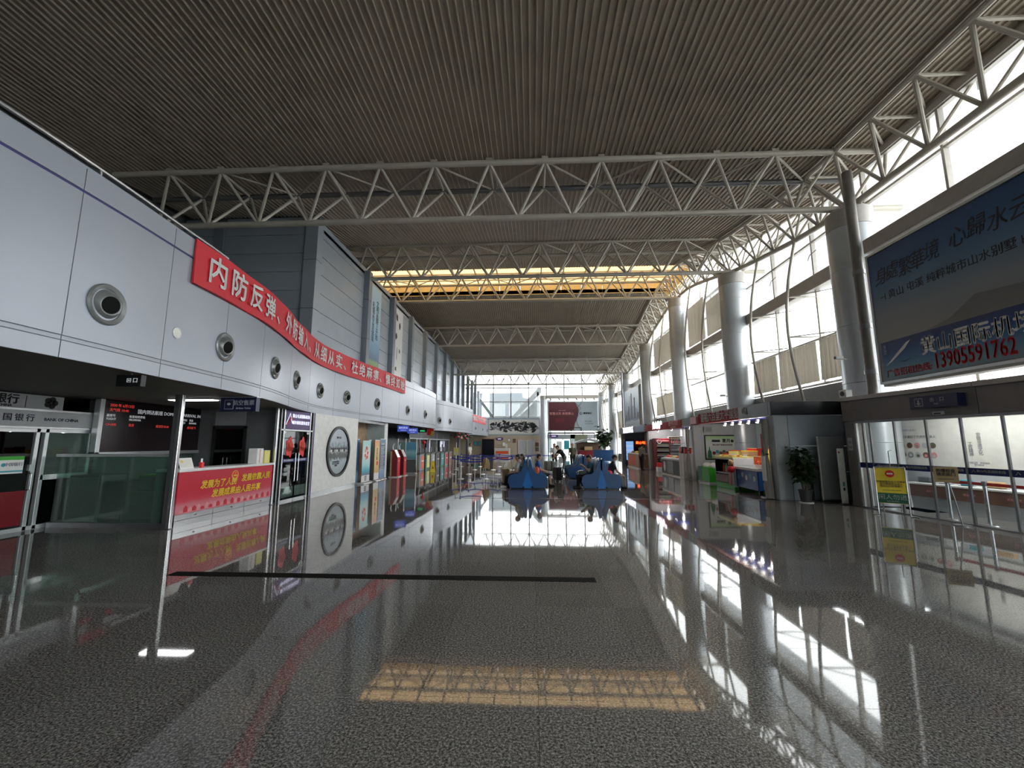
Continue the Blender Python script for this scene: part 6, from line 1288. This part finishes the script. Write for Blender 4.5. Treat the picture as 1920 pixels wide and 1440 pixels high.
fs_ += [tuple(range(n))]
MB().add(vs_, fs_).build('cloth', 'khaki', t, smooth=True); MB().tube([(.09, .02, .48), (.16, .03, .25), (.15, .02, .0)], [.05, .045, .04], 8).build('sleeve', 'khaki', t, smooth=True)
for k, (x, y) in enumerate(((-5.25, 29.0), (-4.8, 26.6))):
    t = thing('pole_sign', f'steel pole with yellow sign plate near the check-in desks, {["farther", "nearer"][k]} one', 'sign', (x, y, 0)); disc('base', 'steel_dark', t, (0, 0, .015), .17, 'z', .03); MB().cyl((0, 0, .03), (0, 0, 1.75), .03).build('pole', 'white', t, smooth=True); bx('plate', 'yellow_pale', t, (-.16, -.04, .95), (.16, -.03, 1.4), .004); bx('plate_print', 'offwhite', t, (-.1, -.044, 1.0), (.1, -.04, 1.12))
# garland under the second bulkhead
t = thing('flower_garland', 'dark garland with pink flowers under the second bulkhead', 'garland', (-6.6, 40.5, 2.35)); 
for k in range(46):
    p = Vector((random.uniform(-.5, .4), random.uniform(-3.5, 3.2), random.uniform(-.25, .24))); MB().sphere(p, .13, .16, .09, 7, 5).build('leaf_clump' if k % 3 else 'flower', 'leaf' if k % 3 else ('pinkish' if k % 2 else 'red'), t)
for y in (-3, 0, 3): MB().cyl((0, y, .2), (0, y, .36), .01).build('hook', 'black', t)
for k, y in enumerate((38.2, 43.4)):
    t = thing('branch_post', f'dark decorated post under the garland, {["nearer", "farther"][k]} one', 'post', (-6.7, y, 0)); MB().cyl((0, 0, 0), (0, 0, 2.3), .16, .12, n=14).build('trunk', 'wall_dark', t, smooth=True); MB().lathe([(.3, 0), (.3, .08), (.2, .1)], n=20, close=True).build('base', 'steel_dark', t, smooth=True)

# ---------------- far end
t = thing('mural', 'long black and white ink landscape mural across the end wall', 'mural', (0, 61.98, 0))
bx('panel', 'offwhite', t, (-6.4, -.02, 3.05), (1.0, .02, 5.15)); bx('frame', 'panel_grey', t, (-6.55, -.03, 2.98), (-6.4, .02, 5.2)); bx('frame', 'panel_grey', t, (1.0, -.03, 2.98), (1.15, .02, 5.2))
rnd = random.Random(3)
for k in range(150):
    x = -6.1+rnd.random()*6.9; z = 4.1+.55*math.sin(x*1.1)*rnd.uniform(-1, 1)+rnd.uniform(-.45, .45); w, h = rnd.uniform(.08, .5), rnd.uniform(.05, .28); n = 8; ro = rnd.uniform(-.6, .6); pts = []
    for i in range(n): a = 2*PI*i/n; q = rnd.uniform(.55, 1.1); X, Z = w*q*math.cos(a), h*q*math.sin(a); pts.append((x+X*math.cos(ro)-Z*math.sin(ro), max(3.1, min(5.1, z+X*math.sin(ro)+Z*math.cos(ro)))))
    MB().prism(pts, 'y', -.03-.0005*(k % 9), -.02).build('ink_stroke', 'ink' if k % 3 else 'grey_box', t)
t = thing('billboard', 'large maroon and grey billboard hanging at the end of the hall', 'billboard', (0, 60.6, 0))
bx('face', 'ad_grey', t, (2.35, -.04, 3.5), (9.35, .04, 7.6)); ramp_mat('print_maroon', [(0, (.075, .006, .012)), (.6, (.065, .008, .014)), (1, (.12, .03, .04))], axis=2)
MB().prism([(2.4, 3.55), (5.95, 3.55), (6.1, 4.4), (6.6, 5.6), (6.7, 6.6), (6.2, 7.55), (2.4, 7.55)], 'y', -.055, -.04).build('maroon_field', 'print_maroon', t)
MB().tube([(6.2, -.06, 7.5), (7.0, -.06, 6.7), (6.4, -.06, 5.7), (6.4, -.06, 4.6), (6.9, -.06, 3.6)], .03, 4).build('printed_line', 'ink', t); MB().tube([(7.1, -.06, 7.5), (6.5, -.06, 6.7), (6.1, -.06, 5.3)], .025, 4).build('printed_line', 'ink', t)
txt('智慧点亮 美丽黄山', .42, 'pinkish', t, (4.25, -.06, 5.9), bold=.02); txt('中国人寿保险', .17, 'pinkish', t, (4.3, -.06, 6.35)); txt('徽商', .7, 'red_deep', t, (4.0, -.06, 4.9)); txt('徽商银行', .3, 'ink', t, (7.95, -.06, 5.95), bold=.03); disc('logo_ring', 'ink', t, (7.0, -.05, 5.95), .2, 'y', .02); disc('logo_hole', 'ad_grey', t, (7.02, -.062, 5.97), .11, 'y', .01); txt('热线 95588', .2, 'ink', t, (8.0, -.06, 4.8)); txt('黄山分行欢迎您', .17, 'ink', t, (8.1, -.06, 4.45))
for a, b in (((2.2, 3.4), (9.5, 3.5)), ((2.2, 7.6), (9.5, 7.7))): bx('frame', 'alu', t, (a[0], -.06, a[1]), (b[0], .06, b[1]))
bx('frame', 'alu', t, (2.2, -.06, 3.4), (2.35, .06, 7.7)); bx('frame', 'alu', t, (9.35, -.06, 3.4), (9.5, .06, 7.7)); bx('top_beam', 'beam', t, (2.1, -.1, 8.1), (9.5, .2, 8.6))
for k in range(6): MB().cyl((2.6+k*1.25, -.05, 8.1), (2.75+k*1.25, -.35, 7.85), .1, n=10).build('floodlight', 'steel_dark', t)
# lower end wall: openings, doors, frames, signs
d = struct(bpy.data.objects.new('door_5', None), 'dark opening in the beige end wall', 'door'); COL.objects.link(d); bx('opening', 'navy_dark', d, (-7.4, 61.9, 0), (-5.6, 61.99, 2.3)); bx('frame', 'wood', d, (-7.5, 61.88, 0), (-7.4, 61.99, 2.38)); bx('frame', 'wood', d, (-5.6, 61.88, 0), (-5.5, 61.99, 2.38)); bx('frame', 'wood', d, (-7.5, 61.88, 2.3), (-5.5, 61.99, 2.38))
for k, x in enumerate((-2.0, -.75)):
    d = struct(bpy.data.objects.new(f'door_{6+k}', None), f'{["left", "right"][k]} pale grey door in the beige end wall', 'door'); COL.objects.link(d); bx('leaf', 'grey_light', d, (x, 61.93, 0), (x+.95, 61.98, 2.1)); bx('frame', 'offwhite', d, (x-.08, 61.9, 0), (x, 61.99, 2.18)); bx('frame', 'offwhite', d, (x+.95, 61.9, 0), (x+1.03, 61.99, 2.18)); bx('frame', 'offwhite', d, (x-.08, 61.9, 2.1), (x+1.03, 61.99, 2.18)); bx('handle', 'steel', d, (x+.8, 61.86, 1.0), (x+.88, 61.93, 1.05))
for k, (x, z, w, h, m, lab) in enumerate(((-8.6, 1.3, .5, .7, 'teal', 'left teal notice panel on the end wall'), (-8.0, 1.3, .5, .7, 'teal', 'second teal notice panel on the end wall'), (-3.6, 1.9, .4, .5, 'offwhite', 'small pale frame high on the end wall'), (-2.85, 1.75, .45, .6, 'brown', 'small dark frame high on the end wall'), (.45, 1.2, .5, .6, 'brown', 'dark frame between grey door and column'), (.45, .55, .5, .55, 'wall_dark', 'lower dark frame between grey door and column'))):
    t = thing('wall_frame', lab, 'frame', (x, 61.97, z)); bx('frame', 'brown', t, (0, -.04, 0), (w, .0, h), .004); bx('print', m, t, (.05, -.046, .05), (w-.05, -.04, h-.05))
t = thing('lit_sign', 'small purple lit sign on the beige end wall', 'sign', (-5.3, 61.9, 2.15)); bx('box', 'purple_sign', t, (0, -.1, 0), (1.0, .05, .35)); bx('text_bar', 'sign_white', t, (.25, -.105, .12), (.75, -.1, .22))
goods('service_desk', 'service desk with red and white front at the end wall', 'desk', (-4.6, 60.6, 0), [('body', 'offwhite', (-.8, -.4, 0), (1.4, .4, .9), .02), ('front', 'orange_red', (-.6, -.42, .2), (1.2, -.4, .6), 0), ('top', 'white', (-.85, -.45, .9), (1.45, .45, .96), .01)])
goods('leaflet_stand', 'leaflet stand with pale sheets beside the service desk', 'stand', (-4.0, 61.5, 0), [('post', 'steel_dark', (-.03, -.03, 0), (.03, .03, 1.9), 0), ('sheet', 'white', (-.3, -.05, 1.3), (.05, -.03, 1.8), 0), ('sheet', 'offwhite', (.1, -.05, 1.0), (.4, -.03, 1.6), 0), ('foot', 'black', (-.3, -.2, 0), (.3, .2, .04), 0)])
# glass doors below the billboard
d = struct(bpy.data.objects.new('door_8', None), 'glass doors with grey frame under the maroon billboard', 'door'); COL.objects.link(d)
for x in (2.2, 3.3, 4.4, 5.5): bx('post', 'alu', d, (x, 61.9, 0), (x+.1, 62.05, 2.35))
bx('rail', 'alu', d, (2.2, 61.9, 2.25), (5.6, 62.05, 2.4)); bx('pane', 'glass_shop', d, (2.3, 61.97, 0), (5.5, 61.99, 2.25)); bx('poster', 'white', d, (3.5, 61.9, .6), (4.3, 61.93, 2.0)); bx('poster', 'teal', d, (4.6, 61.9, .8), (5.4, 61.93, 2.1)); bx('poster', 'offwhite', d, (5.8, 61.9, 1.2), (6.4, 61.93, 2.0))
t = thing('hanging_sign', 'small purple hanging sign before the far glass doors', 'sign', (2.4, 59.2, 2.45)); bx('box', 'purple_sign', t, (0, -.05, 0), (1.2, .05, .45)); bx('text_bar', 'sign_white', t, (.3, -.055, .18), (.9, -.05, .28)); MB().cyl((.6, 0, .45), (.6, 0, .55), .02).build('hanger', 'steel_dark', t)
t = thing('gantry', 'dark gantry rail carrying the hanging signs below the maroon billboard', 'gantry', (2.2, 59.2, 0)); bx('rail', 'black', t, (0, -.1, 3.0), (6.5, .1, 3.2)); bx('frame', 'black', t, (3.2, -.1, 3.2), (3.3, .1, 3.9)); bx('frame', 'black', t, (4.6, -.1, 3.2), (4.7, .1, 3.9)); bx('frame', 'black', t, (3.2, -.1, 3.8), (4.7, .1, 3.9))
bx('leg', 'black', t, (.0, -.05, 0), (.1, .05, 3.0)); bx('leg', 'black', t, (6.4, -.05, 0), (6.5, .05, 3.0))
t = thing('fabric_screen', 'grey green fabric screen right of the far glass doors', 'screen', (6.6, 58.6, 0)); MB().prism([(-.9, 0), (1.0, 0), (1.0, 2.9), (-.7, 2.9), (-.8, 1.0)], 'y', -.03, .03).build('fabric', 'olive', t); bx('foot', 'steel_dark', t, (-.9, -.3, 0), (1.0, .3, .04))
# pavilion stall, trees and blue planters on the right of the far end
t = thing('market_stall', 'small brown stall with curved grey roof past the seats', 'stall', (5.9, 44.5, 0))
bx('counter', 'red_deep', t, (-1.2, -.6, 0), (1.2, .6, .95), .02); bx('counter_top', 'brown', t, (-1.25, -.65, .95), (1.25, .65, 1.0))
for x in (-1.15, 1.15):
    for y in (-.55, .55): bx('post', 'brown', t, (x-.05, y-.05, 0), (x+.05, y+.05, 1.85))
MB().prism([(-1.5, 1.75), (-1.2, 1.9), (-.6, 2.1), (0, 2.16), (.6, 2.1), (1.2, 1.9), (1.5, 1.75), (1.4, 1.7), (0, 1.98), (-1.4, 1.7)], 'y', -.9, .9).build('roof', 'grey_light', t); bx('back_panel', 'brown', t, (-1.1, .5, 1.0), (1.1, .55, 1.8)); bx('goods', 'cardboard', t, (-.5, -.3, 1.0), (.3, .2, 1.35), .02)
plant((6.9, 41.0, 0), 'tall dark tree in a blue planter beside the far shop', 1.2, 3.3, .9, 150, .45, .85, 'blue_seat', 2.6, 'potted_tree'); plant((7.9, 46.5, 0), 'second dark tree in a blue planter farther along', 1.2, 3.3, .9, 110, .45, .85, 'blue_seat', 2.6, 'potted_tree')
goods('blue_partition', 'low blue partition in front of the potted trees', 'partition', (6.4, 38.6, 0), [('panel', 'blue_seat', (-.9, -.04, .1), (.9, .04, 1.1), .01), ('foot', 'steel_dark', (-.8, -.2, 0), (-.7, .2, .1), 0), ('foot', 'steel_dark', (.7, -.2, 0), (.8, .2, .1), 0)])
goods('teal_partition', 'low teal glass partition near the far columns', 'partition', (6.9, 50.0, 0), [('panel', 'glass_frost', (-1.8, -.03, .1), (1.4, .03, 1.9), .0), ('post', 'alu', (-1.85, -.05, 0), (-1.75, .05, 1.95), 0), ('post', 'alu', (1.35, -.05, 0), (1.45, .05, 1.95), 0)])
# buildings outside the end window
t = thing('outside_building', 'pale building outside the end window with sloping roof edge', 'building', (0, 0, -.25))
MB().prism([(-9, 0), (4, 0), (4, 11.0), (1.0, 11.0), (-2, 11.5), (-2, 12.5), (-9, 12.5)], 'y', 88, 96).build('wall', 'ext_grey', t)
for k in range(4): bx('window', 'ext_pane', t, (-8+k*3.1, 87.9, 3.0), (-5.6+k*3.1, 88, 6.8)); 
for k in range(4): bx('window', 'ext_pane', t, (-8+k*3.1, 87.9, 7.6), (-5.6+k*3.1, 88, 10.2))
t = thing('outside_stair', 'dark sloping stair roof outside the end window', 'stair', (0, 0, -.25))
MB().prism([(-3.6, 5.6), (-2.9, 5.6), (1.5, 9.9), (1.5, 10.6), (.9, 10.6)], 'y', 66, 67).build('slope_beam', 'grey_box', t); bx('post', 'grey_light', t, (.8, 66, 0), (1.1, 66.3, 10.0)); MB().prism([(-2.6, 5.6), (.8, 5.6), (.8, 8.9)], 'y', 67, 67.1).build('stair_wall', 'grey_box', t)
t = thing('outside_roof', 'sloping grey roof edge outside beyond the far fins', 'roof', (0, 0, -.25)); MB().prism([(-9.5, 10.0), (-9.0, 10.0), (-5.6, 5.6), (-6.2, 5.6)], 'y', 66, 68).build('slope_beam', 'ext_grey', t); bx('post', 'ext_grey', t, (-9.6, 66, 0), (-9.2, 66.4, 10.0))
bpy.data.scenes.remove(TMP)
